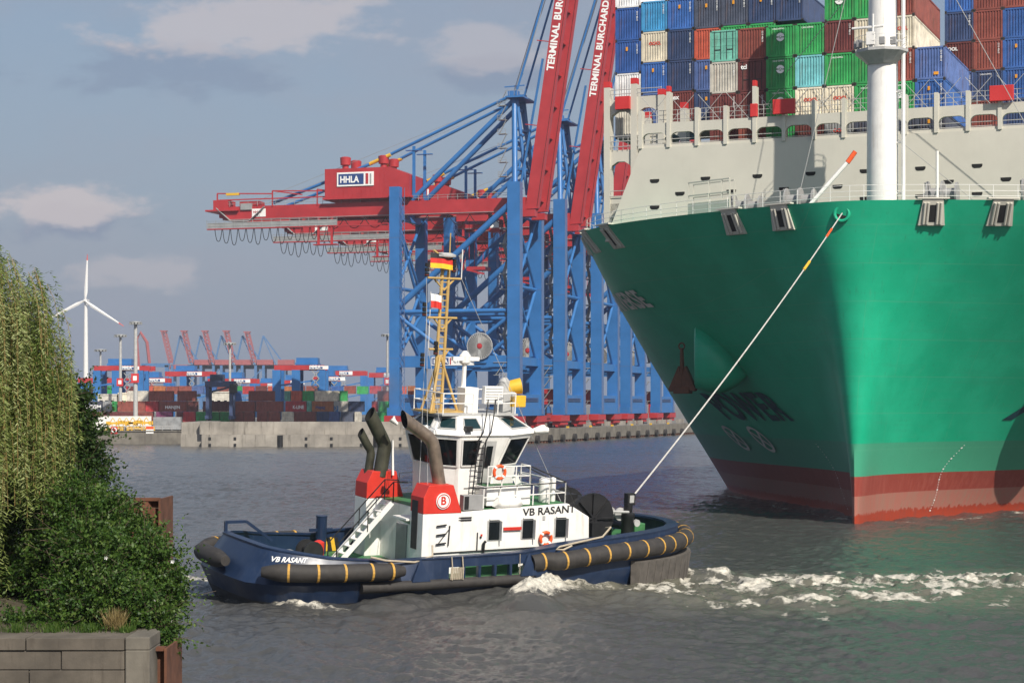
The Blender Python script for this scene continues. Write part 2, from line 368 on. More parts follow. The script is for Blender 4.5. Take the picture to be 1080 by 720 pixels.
# ---------------------------------------------------------------- container ship
SO = Vector((26.8, 148.4, 0)); PSI = R(22.5)
SA = Vector((math.sin(PSI), math.cos(PSI), 0)); SP = Vector((math.cos(PSI), -math.sin(PSI), 0))
def sw(b, s, z): return SO+SA*s+SP*b+Vector((0,0,z))
def lev(z):
    t = min(max(z/25, 0), 1); s0 = -3.2*t**2.2; s1 = 75+(20.2-75)*(1-(1-t)**1.12); q = .49+.61*t**1.6; return s0, s1, q
def hb(s, z):
    s0, s1, q = lev(z); x = min(max((s-s0)/(s1-s0), 0), 1); b0 = 29.3*(1-(1-x)**2.15)**(1/q); d = max(s-s0, 0); return math.sqrt(b0*b0+2*(.08+5.5*min(max(z/25, 0), 1)**2)*d*math.exp(-d/3.5))
ship = thing('container_ship', 'huge green container ship with grey breakwater and white foremast, bow towards us', 'ship', SO, -PSI)
hull = bpy.data.materials.new('green_hull'); hull.use_nodes = True; t = hull.node_tree; b = t.nodes['Principled BSDF']
tcn = N(t, 'ShaderNodeTexCoord'); sx = N(t, 'ShaderNodeSeparateXYZ'); L(t, tcn, 'Object', sx, 0)
nA = N(t, 'ShaderNodeTexNoise', inp={'Scale': .22, 'Detail': 6, 'Roughness': .6}); L(t, tcn, 'Object', nA, 'Vector')
mpA = N(t, 'ShaderNodeMapping', inp={'Scale': (1.6,1.6,.10)}); L(t, tcn, 'Object', mpA, 0)
nB = N(t, 'ShaderNodeTexNoise', inp={'Scale': 1.5, 'Detail': 7, 'Roughness': .68}); L(t, mpA, 0, nB, 'Vector')
mpC = N(t, 'ShaderNodeMapping', inp={'Scale': (.12,.12,2.2)}); L(t, tcn, 'Object', mpC, 0)
nC = N(t, 'ShaderNodeTexNoise', inp={'Scale': 1.2, 'Detail': 5, 'Roughness': .6}); L(t, mpC, 0, nC, 'Vector')
def mixc(a, bcol, f):
    m = N(t, 'ShaderNodeMix', data_type='RGBA')
    for i, x in ((6, a), (7, bcol)):
        if isinstance(x, tuple): m.inputs[i].default_value = x+(1,)
        else: t.links.new(x, m.inputs[i])
    t.links.new(f, m.inputs[0]); return m.outputs[2]
zz = sx.outputs[2]
g1 = mixc((.007,.35,.190), (.015,.41,.230), ramp(nA.outputs['Fac'], .35, .65, t))
g1 = mixc(g1, (.025,.32,.19), M_(t, 'MULTIPLY', ramp(nC.outputs['Fac'], .5, .75, t), .5))
g1 = mixc(g1, (.07,.33,.20), M_(t, 'MULTIPLY', ramp(nB.outputs['Fac'], .55, .8, t), .35))
g1 = mixc(g1, (.065,.29,.18), M_(t, 'MULTIPLY', ramp(zz, 6.35, 6.3, t), .8))     # repainted lower belt
nD = N(t, 'ShaderNodeTexNoise', inp={'Scale': 2.6, 'Detail': 8, 'Roughness': .7}); L(t, mpA, 0, nD, 'Vector')
g1 = mixc(g1, (.035,.115,.07), M_(t, 'MULTIPLY', ramp(nD.outputs['Fac'], .56, .78, t), .5))
nE = N(t, 'ShaderNodeTexNoise', inp={'Scale': 3.0, 'Detail': 8, 'Roughness': .75}); L(t, mpC, 0, nE, 'Vector')
g1 = mixc(g1, (.20,.40,.31), M_(t, 'MULTIPLY', ramp(nE.outputs['Fac'], .60, .78, t), .4))
# plating seams
br = N(t, 'ShaderNodeTexBrick', offset=.5, inp={'Scale': 1.0, 'Mortar Size': .035, 'Brick Width': 11.0, 'Row Height': 2.9, 'Color1': (0,0,0,1), 'Color2': (0,0,0,1), 'Mortar': (1,1,1,1)})
cmb = N(t, 'ShaderNodeCombineXYZ'); t.links.new(M_(t, 'ADD', sx.outputs[0], sx.outputs[1]), cmb.inputs[0]); t.links.new(zz, cmb.inputs[1]); L(t, cmb, 0, br, 0)
g1 = mixc(g1, (.10,.36,.22), M_(t, 'MULTIPLY', br.outputs['Color'], .30))
r1 = mixc((.26,.050,.036), (.31,.075,.055), ramp(nB.outputs['Fac'], .4, .7, t))
r2 = mixc((.36,.13,.10), (.30,.16,.12), ramp(nB.outputs['Fac'], .35, .7, t))
r3 = mixc((.33,.045,.02), (.26,.05,.03), ramp(nB.outputs['Fac'], .4, .7, t))
col = mixc(g1, r1, ramp(zz, 3.745, 3.735, t)); col = mixc(col, r2, ramp(zz, 2.2, 2.19, t))
zw = M_(t, 'ADD', zz, M_(t, 'MULTIPLY', nB.outputs['Fac'], -1.6)); col = mixc(col, r3, ramp(zw, -.02, -.08, t))
t.links.new(col, b.inputs['Base Color']); b.inputs['Roughness'].default_value = .34; b.inputs['Specular IOR Level'].default_value = .32
bn = N(t, 'ShaderNodeBump', inp={'Strength': .22, 'Distance': .10}); L(t, nA, 'Fac', bn, 'Height'); L(t, bn, 0, b, 'Normal')
zl = [-2.5, 0, .8, 1.6, 2.2, 3, 3.74, 5, 6.3, 7.5, 9, 10.5, 12, 14, 16, 18, 20, 21.5, 23, 24.2, 25.0]
ul = [0]+[((i+1)/46)**1.55 for i in range(46)]
mb = MB()
def row(z, side):
    s0, s1, q = lev(z); return [(side*hb(s0+u*(s1-s0), z), s0+u*(s1-s0), z) for u in ul]+[(side*29.3, s, z) for s in (90,110,140,180,230,300)]
grid = [[Vector(p) for p in row(z, -1)][::-1]+[Vector(p) for p in row(z, 1)][1:] for z in zl]
mb.strip(grid)
inner = [(x-(.25 if x > 0 else -.25), y+(.35 if y < 20 else 0), 25.0) for x, y, z in [tuple(p) for p in grid[-1]]]
low_ = [(x-(.5 if x > 0 else -.5 if x < 0 else 0), y+(.7 if y < 20 else 0), 23.7) for x, y, z in [tuple(p) for p in [Vector(p) for p in row(23.7, -1)][::-1]+[Vector(p) for p in row(23.7, 1)][1:]]]
mb.strip([grid[-1], inner, low_])
hullo = mb.build('hull', hull, ship, smooth=50)
mb = MB(); k = len(inner)//2
mb.strip([[(x,y,23.72) for x,y,z in low_[:k+1]], [(x,y,23.72) for x,y,z in low_[k:]][::-1]]); mb.build('forecastle_deck', paint('deck_green', (.05,.14,.08), .7), ship)
# knuckle of flare shadow-free detail: bolster, hawse, thruster signs, draught marks, names
def hp(s, z, side, e=.04):
    b0 = hb(s, z); db = (hb(s+.2, z)-hb(s-.2, z))/.4; dz = (hb(s, min(z+.2, 25))-hb(s, z-.2))/.4
    n = Vector((side, -db*1, -dz)); n.normalize(); return Vector((side*b0, s, z))+n*e
def hpn(s, z, side):
    b0 = hb(s, z); db = (hb(s+.2, z)-hb(s-.2, z))/.4; dz = (hb(s, min(z+.2, 25))-hb(s, z-.2))/.4
    n = Vector((side, -db, -dz)); n.normalize(); return n
dark_letter = paint('navy_lettering', (.006,.045,.060), .5, .2); hull_letter = paint('grey_white_lettering', (.62,.60,.55), .5, .2)
def text_width(s, size, **k):
    o = text(s, size, 'lettering', wpure, None, None, **k); w = max(v.co.x for v in o.data.vertices); bpy.data.objects.remove(o); return w
WN = text_width('UNIVERSE', 2.1, bold=.03, spacing=1.05); WP = text_width('POWER', 3.4, bold=.03, spacing=1.1)
text('UNIVERSE', 2.1, 'ship_name', hull_letter, ship, lambda a, b_: hp(15.2+(WN-a)*1.0, 18.3+b_, -1, .12), bold=.03, cuts=3, spacing=1.05)
text('POWER', 3.4, 'hull_lettering', dark_letter, ship, lambda a, b_: hp(14.2+(WP-a)*11.5/WP, 8.1+b_, -1, .10), bold=.03, cuts=3, spacing=1.1)
text('A', 3.6, 'hull_lettering', dark_letter, ship, lambda a, b_: hp(15.4+a*1.4, 8.2+b_, 1), bold=.03, cuts=3)
for side in (-1, 1):
    for s0 in (23.2, 28.5):
        mb = MB(); c = (s0, 6.25)
        def rg(r0, r1):
            rows = [[hp(c[0]+r*math.cos(a)*1.0, c[1]+r*math.sin(a), side, .12) for a in [2*math.pi*j/28 for j in range(29)]] for r in (r0, r1)]; mb.strip(rows)
        rg(.95, 1.2)
        for a in (math.pi/4, 3*math.pi/4):
            d = Vector((math.cos(a), math.sin(a))); e = Vector((-d.y, d.x))*.12
            mb.strip([[hp(c[0]+d.x*q+e.x*w, c[1]+d.y*q+e.y*w, side, .125) for q in np.linspace(-.98,.98,12)] for w in (-1,1)])
        mb.build('thruster_sign', hull_letter, ship)
for side in (1,-1):
  mb = MB()
  for i in range(26):
    z = .5+i*.22; s = 13.2+.25*math.sin(i*.3)+(.02*(i-12))**2*3
    if 1:
        p = [hp(s+a*(.045 if i % 4 else .08), z+c_*(.035 if i % 4 else .06), side, .05) for a, c_ in ((-1,-1),(1,-1),(1,1),(-1,1))]; mb.add(p, [(0,1,2,3)])
  mb.build('draught_mark', wpure, ship)
# anchor bolster (bell shaped) on both bows, anchor below it
for side in (-1, 1):
    mb = MB(); fc = Vector((side*17.5, 15.0, 13.75)); tip = Vector((side*12.7, 14.6, 11.9))
    ax_ = (tip-fc); rings = []
    for i in range(13):
        q = i/12; c = fc+ax_*q; r = 2.95*(1-q**2.5)+.02
        rings.append([c+Vector((side*.29*r*math.cos(a)*.85, r*math.cos(a)*.82, r*math.sin(a))) for a in [2*math.pi*j/28 for j in range(28)]])
    mb.loft([[fc+(p-fc)*.86-ax_*.03 for p in rings[0]]]+rings); mb.build('anchor_bolster', hull, ship, smooth=60)
an = thing('anchor', 'rusty brown anchor hanging from the green bow under its bell-shaped bolster', 'anchor', sw(-18.7, 15.0, 10.75), -PSI-R(12)); an.scale = (.8,.8,.8)
mb = MB(); mb.tube([(0,0,.3),(-.15,0,4.6)], [.34,.2], 8); mb.ring((-.15,0,4.8), .35, .1); mb.build('shank', rust, an)
mb = MB()
for sg in (-1, 1): mb.prism([(0,0),(sg*1.55,-.25),(sg*1.75,-.05),(sg*.45,2.6),(0,1.3)], lambda a, c: (a,-.3,c), lambda a, c: (a,.3,c))
mb.box((-1.0,-.45,-.5),(1.0,.45,.25)); mb.build('fluke', rust, an, bevel=.05)
# fairleads
sil = ship_grey
def roller_box(s, side, w=1.55):
    p = hp(s, 24.6, side, 0); n = hpn(s, 24.3, side); n.z = 0; n.normalize(); tg = Vector((-n.y, n.x, 0))
    mb = MB(); o = p; tg = tg if tg.x > 0 else -tg
    def q(a, d, z):
        dl = max(0, hb(s, 25)-hb(s, min(z, 25)))/math.sqrt(1+((hb(s+.3, 25)-hb(s-.3, 25))/.6)**2); return Vector((side*hb(s, 25), s, z))+tg*a+n*(d-dl)
    mb.prism([(-w/2,25.05),(w/2,25.05),(w/2+.25,23.1),(-w/2-.25,23.1)], lambda a, z: q(a, -.3, z), lambda a, z: q(a, .16, z))
    mb.box((0,0,0),(0,0,0)) if 0 else None
    mb.i = 1
    mb.prism([(-.3,24.6),(.3,24.6),(.3,23.35),(-.3,23.35)], lambda a, z: q(a, .15, z), lambda a, z: q(a, .19, z))
    mb.i = 0
    for a in (-.62,-.36,.36,.62): mb.tube([q(a,.22,24.75), q(a*1.05,.22,23.2)], .11, 8)
    mb.bar(q(-w/2-.45,0,25.12), q(w/2+.45,0,25.12), .5, .12)
    mb.build('fairlead', [ship_grey, black], ship)
for s, side in ((-1.75,-1),(.25,-1),(9.2,-1),(13.6,-1),(17.2,-1),(-1.45,1),(.75,1),(5.5,1)): roller_box(s, side)
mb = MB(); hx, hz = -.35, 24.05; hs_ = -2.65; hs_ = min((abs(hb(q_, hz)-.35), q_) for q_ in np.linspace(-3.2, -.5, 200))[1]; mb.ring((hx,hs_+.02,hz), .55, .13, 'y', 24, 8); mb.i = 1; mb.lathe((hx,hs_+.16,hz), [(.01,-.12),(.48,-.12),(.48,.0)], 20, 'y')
mb.build('hawse_ring', [hull, soot_and_dark], ship, smooth=40)  # black disc stands for the shade inside the ring
# breakwater
bs = 10.0
def plank(poly, s, d, name, mat, holes=None):
    mb = MB(); mb.prism(poly, lambda a, z: (a, s, z), lambda a, z: (a, s+d, z)); return mb.build(name, mat, ship)
zt = 31.75
bw = plank([(-24.3,23.7),(-21,zt),(21,zt),(24.3,23.7)], bs, .5, 'breakwater', ship_grey)
mb = MB()
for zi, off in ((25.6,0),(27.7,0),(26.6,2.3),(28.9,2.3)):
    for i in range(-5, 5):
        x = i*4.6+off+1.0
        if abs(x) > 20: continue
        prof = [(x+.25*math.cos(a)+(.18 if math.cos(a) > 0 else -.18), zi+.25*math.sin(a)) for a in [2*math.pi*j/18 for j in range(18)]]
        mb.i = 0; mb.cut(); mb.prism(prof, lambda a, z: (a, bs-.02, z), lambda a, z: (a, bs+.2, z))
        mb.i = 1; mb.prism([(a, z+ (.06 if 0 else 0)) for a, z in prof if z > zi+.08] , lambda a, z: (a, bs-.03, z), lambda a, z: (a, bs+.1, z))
mb.build('scupper_hole', [soot_and_dark, ship_grey], ship)  # proud black plates paint the shade inside each hole
# posts and arches on top of it, lashing rods
mb = MB()
PX = [-21+i*2.56 for i in range(17)]
for i, x in enumerate(PX):
    tall = 36.5 if i in (1, 4, 13, 16) else 35.0
    mb.box((x-.16,bs-.12,zt-.05),(x+.16,bs+.75,tall))
for x0, x1 in zip(PX[:-1], PX[1:]):
    a0, a1 = x0+.15, x1-.15; zb, zc, ztp = zt, 33.0, 33.85
    arc = [(a0+.0,zc-.9)]+[(a0+.6*(1-math.cos(q)), zc-.6+.6*math.sin(q)) for q in np.linspace(.15,math.pi/2,6)]
    arc2 = [(a1-(x-a0), z) for x, z in arc][::-1]
    poly = [(a0,ztp),(a0,zc-.75)]+arc[1:]+arc2[:-1]+[(a1,zc-.75),(a1,ztp)]
    mb.prism(poly[::-1], lambda a, z: (a, bs, z), lambda a, z: (a, bs+.4, z))
    mb.box((a0,bs+.1,zt),(a1,bs+.3,zt+.25))
mb.build('arched_bulwark', ship_grey, ship)
mb = MB()
for x0, x1 in zip(PX[:-1], PX[1:]):
    for zr in (34.2,34.6,35.0): mb.tube([(x0+.2,bs+.6,zr),(x1-.2,bs+.6,zr)], .025, 5)
    for k in range(1,4): xx = x0+k*.64; mb.tube([(xx,bs+.6,33.8),(xx,bs+.6,35.0)], .03, 5)
    for zr in (32.1,32.45): mb.tube([(x0+.2,bs+.3,zr),(x1-.2,bs+.3,zr)], .035, 5)
mb.build('guard_rail', lgrey, ship)
redcap = paint('red_marker', (.55,.03,.03), .5, .1)
mb = MB()
for i in (1,4,13,16): mb.box((PX[i]-.17,bs-.13,36.5),(PX[i]+.17,bs+.4,37.0)); mb.cut()
for x in (-8.1, 9.9): mb.cut(); mb.box((x-.95,bs-.5,33.95),(x+.95,bs-.1,35.2))
mb.cut()
mb.box((-11.1,bs-.2,33.9),(-10.5,bs+.2,35.0)); mb.build('red_locker', redcap, ship, bevel=.03)
mb = MB()
for i in range(17):
    x = -20.5+i*2.56
    for d in (-1, 1): mb.tube([(x-d*1.1,bs+2.15,34.0),(x+d*1.1,bs+2.3,36.5)], .025, 5)
mb.build('lashing_rod', lgrey, ship)
# stepped lashing bridge outboard
mb = MB(); ls = 23.6
for x, top in ((-28.9,39.6),(-26.2,39.8),(-23.5,38.6),(-24.9,36.5),(-21.3,37.2)): mb.box((x-.3,ls-.2,23.7),(x+.3,ls+.9,top))
for x0, x1, zz_ in ((-28.7,-26.4,37.2),(-28.7,-26.4,32.4),(-28.7,-26.4,27.3),(-26,-23.7,37.4),(-26,-23.7,34.0),(-26,-23.7,31.2),(-23.4,-21.5,34.8),(-23.4,-21.5,31.2),(-28.7,-21.5,28.0)):
    poly = [(x0,zz_+1.2),(x0,zz_-.9),(x0+.25,zz_-.25),(x0+.8,zz_+.1),(x1-.8,zz_+.1),(x1-.25,zz_-.25),(x1,zz_-.9),(x1,zz_+1.2)]
    mb.prism(poly, lambda a, z: (a,ls,z), lambda a, z: (a,ls+.6,z))
mb.build('lashing_bridge', ship_grey, ship)
mb = MB()
for zr in (33.9,34.4,34.9,38.9,39.3,29.2,29.7): mb.tube([(-28.8,ls-.15,zr),(-23.4,ls-.15,zr)], .04, 5)
for x_ in (-28.8,-26.1,-23.5): mb.tube([(x_,ls-.15,29),(x_,ls-.15,39.4)], .04, 5)
for k in range(12): mb.tube([(-28.8+k*.5,ls-.1,33.6),(-28.8+k*.5,ls-.1,34.9)], .03, 5)
mb.build('bridge_rail', lgrey, ship)
mb = MB()
for x, z_ in ((-28.9,39.6),(-26.2,39.8),(-23.5,38.6),(-24.9,36.5),(-21.3,37.2)): mb.box((x-.31,ls-.21,z_),(x+.31,ls+.5,z_+.55)); mb.cut()
mb.box((-27.9,ls-.7,37.4),(-26.5,ls-.2,38.6)); mb.build('red_locker', redcap, ship)
# forecastle rails, walkway platform and winches
mb = MB(); rl = [(x,y) for x,y,z in inner if y < 26]
for zr in (25.35, 25.75, 26.2): mb.tube([(x,y,zr) for x,y in rl], .02, 5, cap=False)
for x, y in rl[::2]: mb.tube([(x,y,25),(x,y,26.2)], .022, 5)
mb.build('deck_rail', white, ship)
mb = MB(); xs0, xs1, s0 = -15.6, -11.4, 6.6
for z_ in (28.1, 27.0): 
    for s_ in (s0, s0+1.4): mb.bar((xs0,s_+.0,z_),(xs1,s_-2.0,z_), .1)
for x_, s_ in ((xs0,s0),(xs0,s0+1.4),(-13.5,s0-1.0),(xs1,s0-2.0),(xs1,s0-.6),(-12.2,s0-1.6)): mb.bar((x_,s_,23.7),(x_,s_,28.1), .12)
mb.bar((xs0,s0,25.9),(xs1,s0-2,25.9), .12, .9); mb.build('mooring_platform', ship_grey, ship)
for bx, s_ in ((-5.2,4.0),(6.3,3.6),(13.5,4.6),(-10.5,7.2)):
    mb = MB(); mb.lathe((bx-1.3,s_,25.9), [(.2,0),(1.1,.02),(1.1,.15),(.55,.2),(.55,1.1),(1.1,1.15),(1.1,1.3),(.5,1.35),(.5,2.2),(.95,2.25),(.95,2.4),(.2,2.45)], 18, 'x')
    for i in range(6):
        a = i*math.pi/3; mb.bar((bx-1.35,s_,25.9),(bx-1.35,s_+1.1*math.cos(a),25.9+1.1*math.sin(a)), .12)
    mb.box((bx-1.6,s_-.6,23.7),(bx+1.4,s_+.6,25.2)); mb.build('mooring_winch', grey, ship, smooth=35)
# foremast
fm = MB(); fx, fs_ = 1.68, 2.6
fm.lathe((fx,fs_,23.7), [(1.25,0),(1.22,8),(1.05,22),(1.0,30)], 28); mast = fm.build('foremast', white, ship, smooth=40)
mb = MB(); zp = 37.3
mb.loft([[(fx+math.cos(a)*r*(1.0), fs_-.4+math.sin(a)*r, z_) for a in [2*math.pi*j/10 for j in range(10)]] for r, z_ in ((1.1,zp-1.1),(1.45,zp-.75),(2.1,zp-.22),(2.1,zp))])
mb.build('mast_platform', lgrey, mast)
mb = MB()
for zr in (zp+.5, zp+1.0): mb.ring((fx,fs_-.4,zr), 2.05, .022, 'z', 20, 5)
for j in range(10):
    a = 2*math.pi*j/10; mb.tube([(fx+2.05*math.cos(a),fs_-.4+2.05*math.sin(a),zp),(fx+2.05*math.cos(a),fs_-.4+2.05*math.sin(a),zp+1)], .022, 5)
lx, ly = fx+1.75, fs_-.6
mb.tube([(lx,ly,23.7),(lx,ly,52)], .16, 8)
for z_ in range(26, 52, 4): mb.tube([(lx,ly,z_),(fx+1,fs_-.2,z_)], .08, 6)
mb.tube([(fx-.3,fs_-2.2,zp),(fx-.3,fs_-2.2,zp+2.6)], .07, 6); mb.tube([(fx-2,fs_-2.0,zp+1.6),(fx+.5,fs_-2.2,zp+1.6)], .1, 6); mb.box((fx-.8,fs_-2.4,zp+.2),(fx-.2,fs_-1.9,zp+1.2))
mb.build('mast_ladder', white, mast)
for a in (-2.8,-2.45,-1.9,-1.35,-.9):
    x, y = fx+1.95*math.cos(a), fs_-.4+1.95*math.sin(a); mb = MB(); mb.box((x-.22,y-.15,zp+.15),(x+.22,y+.2,zp+.75)); mb.build('floodlight', grey, mast, bevel=.04)
mb = MB(); mb.tube([(6.0,2.4,23.7),(6.0,2.4,29.2)], .12, 8); mb.cut(); mb.tube([(-3.6,-1.6,24.5),(-.4,-.6,28.3)], .16, 8); mb.build('jackstaff', white, ship)
mb = MB(); mb.tube([(-.42,-.61,28.25),(.15,-.4,29.1)], .19, 8); mb.build('orange_tip', orange, ship)
mb = MB(); mb.tube([(fx-.9,fs_,44),(-18,22.5,31.9)], .03, 5); mb.tube([(fx+1.0,fs_,50),(15,8,26)], .03, 5); mb.tube([(fx-1.0,fs_,50),(-5.5,4.0,26)], .03, 5); mb.tube([(fx+1,fs_,30.5),(10,8.6,24)], .03, 5)
mb.tube([(8,9,48),(20.5,9,32)], .03, 5); mb.build('mast_stay', lgrey, ship)
# ---------------------------------------------------------------- containers
CC = {}
PAL = {'blue': (0.035,0.117,0.357), 'royal blue': (0.026,0.087,0.292), 'dusty blue': (0.084,0.143,0.344), 'navy': (0.035,0.061,0.143), 'slate': (0.065,0.078,0.117), 'sky blue': (0.058,0.318,0.604),
       'cream': (0.734,0.669,0.526), 'white': (0.750,0.750,0.750), 'green': (0.032,0.318,0.084), 'teal': (0.162,0.474,0.370), 'aqua': (0.175,0.500,0.526), 'maroon': (0.143,0.037,0.035), 'brown': (0.246,0.065,0.048),
       'coral': (0.552,0.104,0.058), 'red': (0.448,0.038,0.045), 'dull white': (0.552,0.526,0.461), 'orange brown': (0.396,0.136,0.045), 'purple': (0.175,0.038,0.110), 'grey': (0.292,0.305,0.318)}
for k, c in PAL.items():
    CC[k] = paint('container_'+k.replace(' ','_'), c, .55, .34, .9, .62 if k not in ('cream','white','dull white') else .5, (.11,.055,.03) if k not in ('cream','white','dull white') else (.25,.13,.07), objrand=.14, ss=.8)
edge_m = paint('dark_corner_casting', (.035,.03,.028), .7, .3)
CM = {}
def container_mesh(w, l, h, kind):
    key = (w, l, h, kind)
    if key in CM: return CM[key]
    mb = MB(); e = .0
    # origin: front lower left corner; x width, y depth, z height
    for x in (0, w-.16):
        for y in (0, l-.16): mb.box((x,y,0),(x+.16,y+.16,h))
    for y in (0, l-.12):
        mb.box((.16,y+.005,0),(w-.16,y+.115,.17)); mb.box((.16,y+.005,h-.14),(w-.16,y+.115,h))
    for x in (0, w-.12):
        mb.box((x+.005,.16,0),(x+.115,l-.16,.17)); mb.box((x+.005,.16,h-.14),(x+.115,l-.16,h))
    mb.box((.12,.12,h-.1),(w-.12,l-.12,h-.04)); mb.box((.12,.12,.06),(w-.12,l-.12,.1))
    def corr(n, a0, a1):
        out = []; st = (a1-a0)/n
        for i in range(n): x = a0+i*st; out += [(x,.025),(x+st*.38,.025),(x+st*.5,.085),(x+st*.88,.085)]
        return out+[(a1,.025)]
    if kind == 'door':
        for x0, x1 in ((.17,w/2-.015),(w/2+.015,w-.17)):
            mb.box((x0,.05,.18),(x1,.09,h-.15))
            for zz_ in (.75,1.35,1.95): mb.box((x0+.02,.035,zz_),(x1-.02,.05,zz_+.05))
            mb.i = 1
            for xx in (x0+.25, x1-.25): mb.tube([(xx,.02,.1),(xx,.02,h-.08)], .025, 6)
            mb.box((x0+.25,.0,1.0),(x1-.25,.03,1.06)); mb.i = 0
    else:
        p = corr(9 if kind != 'far' else 7, .16, w-.16); mb.strip([[(x,y,.16) for x,y in p],[(x,y,h-.13) for x,y in p]])
    p = corr(9, .16, w-.16); mb.strip([[(x,l-y,.16) for x,y in p],[(x,l-y,h-.13) for x,y in p]])
    n = max(6, int(l/.42)); p = corr(n, .16, l-.16)
    for sgn in (0, 1): mb.strip([[((w-y) if sgn else y, x, .16) for x,y in p],[((w-y) if sgn else y, x, h-.13) for x,y in p]])
    mb.i = 1
    for x in (-.004, w-.176):
        for y in (-.004, l-.176):
            for z_ in (-.004, h-.126): mb.box((x,y,z_),(x+.18,y+.18,z_+.13))
    me_o = mb.build('container', [CC['blue'], edge_m]); me = me_o.data; bpy.data.objects.remove(me_o); CM[key] = me; return me
def container(colname, w, l, h, kind, label, group, loc=None, rotz=0, parentf=None):
    me = container_mesh(w, l, h, kind); o = bpy.data.objects.new('shipping_container', me); COL.objects.link(o)
    o.material_slots[0].link = 'OBJECT'; o.material_slots[0].material = CC[colname]
    o.location = loc; o.rotation_euler = (0,0,rotz); return tag(o, label, 'container', group)
logo_cache = {}
red_let = paint('red_lettering', (.6,.05,.03), .5, .1); orange_mark = paint('orange_mark', (.75,.32,.02), .5, .1)
def mark(o, kind, w, h):
    key = (kind, w, h)
    if key not in logo_cache:
        par = bpy.data.objects.new('tmp_parent', None); COL.objects.link(par); out = []
        y = -.012
        if kind == 'ring':
            mb = MB(); c = (w*.5, h*.62)
            for a0, a1 in ((.15,2.9),(3.3,6.05)):
                mb.strip([[(c[0]+r*math.cos(a), y, c[1]+r*math.sin(a)) for a in np.linspace(a0,a1,14)] for r in (.13,.36)])
            mb.add([(c[0]-.13,y-.003,c[1]-.05),(c[0]+.13,y-.003,c[1]-.05),(c[0]+.02,y-.003,c[1]+.14)], [(0,1,2)])
            out.append(mb.build('emblem', wpure, par, fix=False))
            out.append(text('CHINA SHIPPING', .19, 'lettering', wpure, par, lambda a, b_: Vector((w*.22+a*.72, y, h*.86+b_)), bold=.01))
        elif kind == 'word': out.append(text('CHINA SHIPPING', .19, 'lettering', wpure, par, lambda a, b_: Vector((w*.22+a*.72, y, h*.84+b_)), bold=.01))
        elif kind == 'tex': out.append(text('tex', .62, 'lettering', wpure, par, lambda a, b_: Vector((w*.12+a, y, h*.74+b_)), bold=.03))
        elif kind == 'oocl': out.append(text('OOCL', .42, 'lettering', red_let, par, lambda a, b_: Vector((w*.30+a, y, h*.56+b_)), bold=.04))
        elif kind == 'OOL': out.append(text('OOL', .42, 'lettering', wpure, par, lambda a, b_: Vector((w*.10+a, y, h*.72+b_)), bold=.04))
        elif kind == 'tcl': out.append(text('tcl', .55, 'lettering', wpure, par, lambda a, b_: Vector((w*.10+a, y, h*.72+b_)), bold=.04))
        elif kind == 'mark':
            mb = MB(); mb.box((w*.42,y-.01,h*.68),(w*.50,y,h*.80)); out.append(mb.build('orange_emblem', orange_mark, par))
            out.append(text('2210 48610', .2, 'lettering', wpure, par, lambda a, b_: Vector((w*.84+b_, y, h*.88-a)), bold=.01))
        elif kind == 'mark low':
            mb = MB(); mb.box((w*.62,y-.01,h*.13),(w*.78,y,h*.22)); out.append(mb.build('orange_emblem', orange_mark, par))
            out.append(text('2210 48610', .2, 'lettering', wpure, par, lambda a, b_: Vector((w*.84+b_, y, h*.88-a)), bold=.01))
        elif kind == 'code': out.append(text('2210 48610', .2, 'lettering', wpure, par, lambda a, b_: Vector((w*.84+b_, y, h*.88-a)), bold=.01))
        for c in out: c.parent = None; COL.objects.unlink(c)
        bpy.data.objects.remove(par); logo_cache[key] = out
    for c in logo_cache[key]:
        d = c.copy(); d.parent = o; COL.objects.link(d)
ORD = ['lowest','second','third','fourth','fifth','sixth','seventh']
NTH = ['first','second','third','fourth','fifth','sixth','seventh','eighth','ninth','tenth','eleventh','twelfth','thirteenth','fourteenth','fifteenth','sixteenth','seventeenth','eighteenth','nineteenth','twentieth','twenty-first','twenty-second','twenty-third','twenty-fourth','twenty-fifth','twenty-sixth']
Wc, Hc, Lc = 2.5, 2.72, 12.4
def ship_box(bx, s, z, colname, kind='wall', mk=None, label='', h=Hc, w=Wc):
    o = container(colname, w, Lc, h, kind, label, 'containers stacked on the ship', sw(bx, s, z), -PSI)
    if mk: mark(o, mk, w, h)
    return o
# front bay: columns of (bottom to top) behind the arches
T0 = 31.02; TP = 2.765
bay0 = [
 [('maroon','wall',None),('maroon','wall','code'),('dull white','wall','code'),('teal','door',None)],
 [('brown','wall',None),('maroon','wall','code'),('maroon','door','tcl'),('brown','wall','code')],
 [('green','wall',None),('green','wall','ring'),('green','wall','ring'),('green','wall','ring')],
 [('maroon','wall',None),('cream','wall','oocl'),('aqua','wall',None),('green','wall','word')],
 [('grey','wall','oocl'),('cream','wall','oocl'),('green','wall','word'),('maroon','wall','code'),('green','wall','ring')],
 [('slate','wall',None),('green','wall','word'),('green','wall','word'),('cream','wall',None),('green','wall','word')],
 [('slate','wall',None),('green','wall','ring'),('brown','wall','code'),('cream','wall','oocl'),('brown','wall','code')],
 [('slate','wall','mark'),('blue','wall','mark'),('dusty blue','wall','mark low')]]
desc = {'ring': 'with white ring emblem', 'word': 'with white line of lettering', 'tex': 'with white tex lettering', 'oocl': 'with red lettering', 'OOL': 'with white OOL lettering', 'tcl': 'with white tcl lettering', 'mark': 'with small orange emblem', 'mark low': 'with low orange emblem', 'code': 'with upright white code', None: 'plain'}
def lab(colname, kind, mk, tier, where):
    d = desc[mk]; a = f'{colname} container'+(' with door bars' if kind == 'door' else '' if d == 'plain' else ' '+d)
    return f'{a}, {tier}, {where}'
where0 = ['']
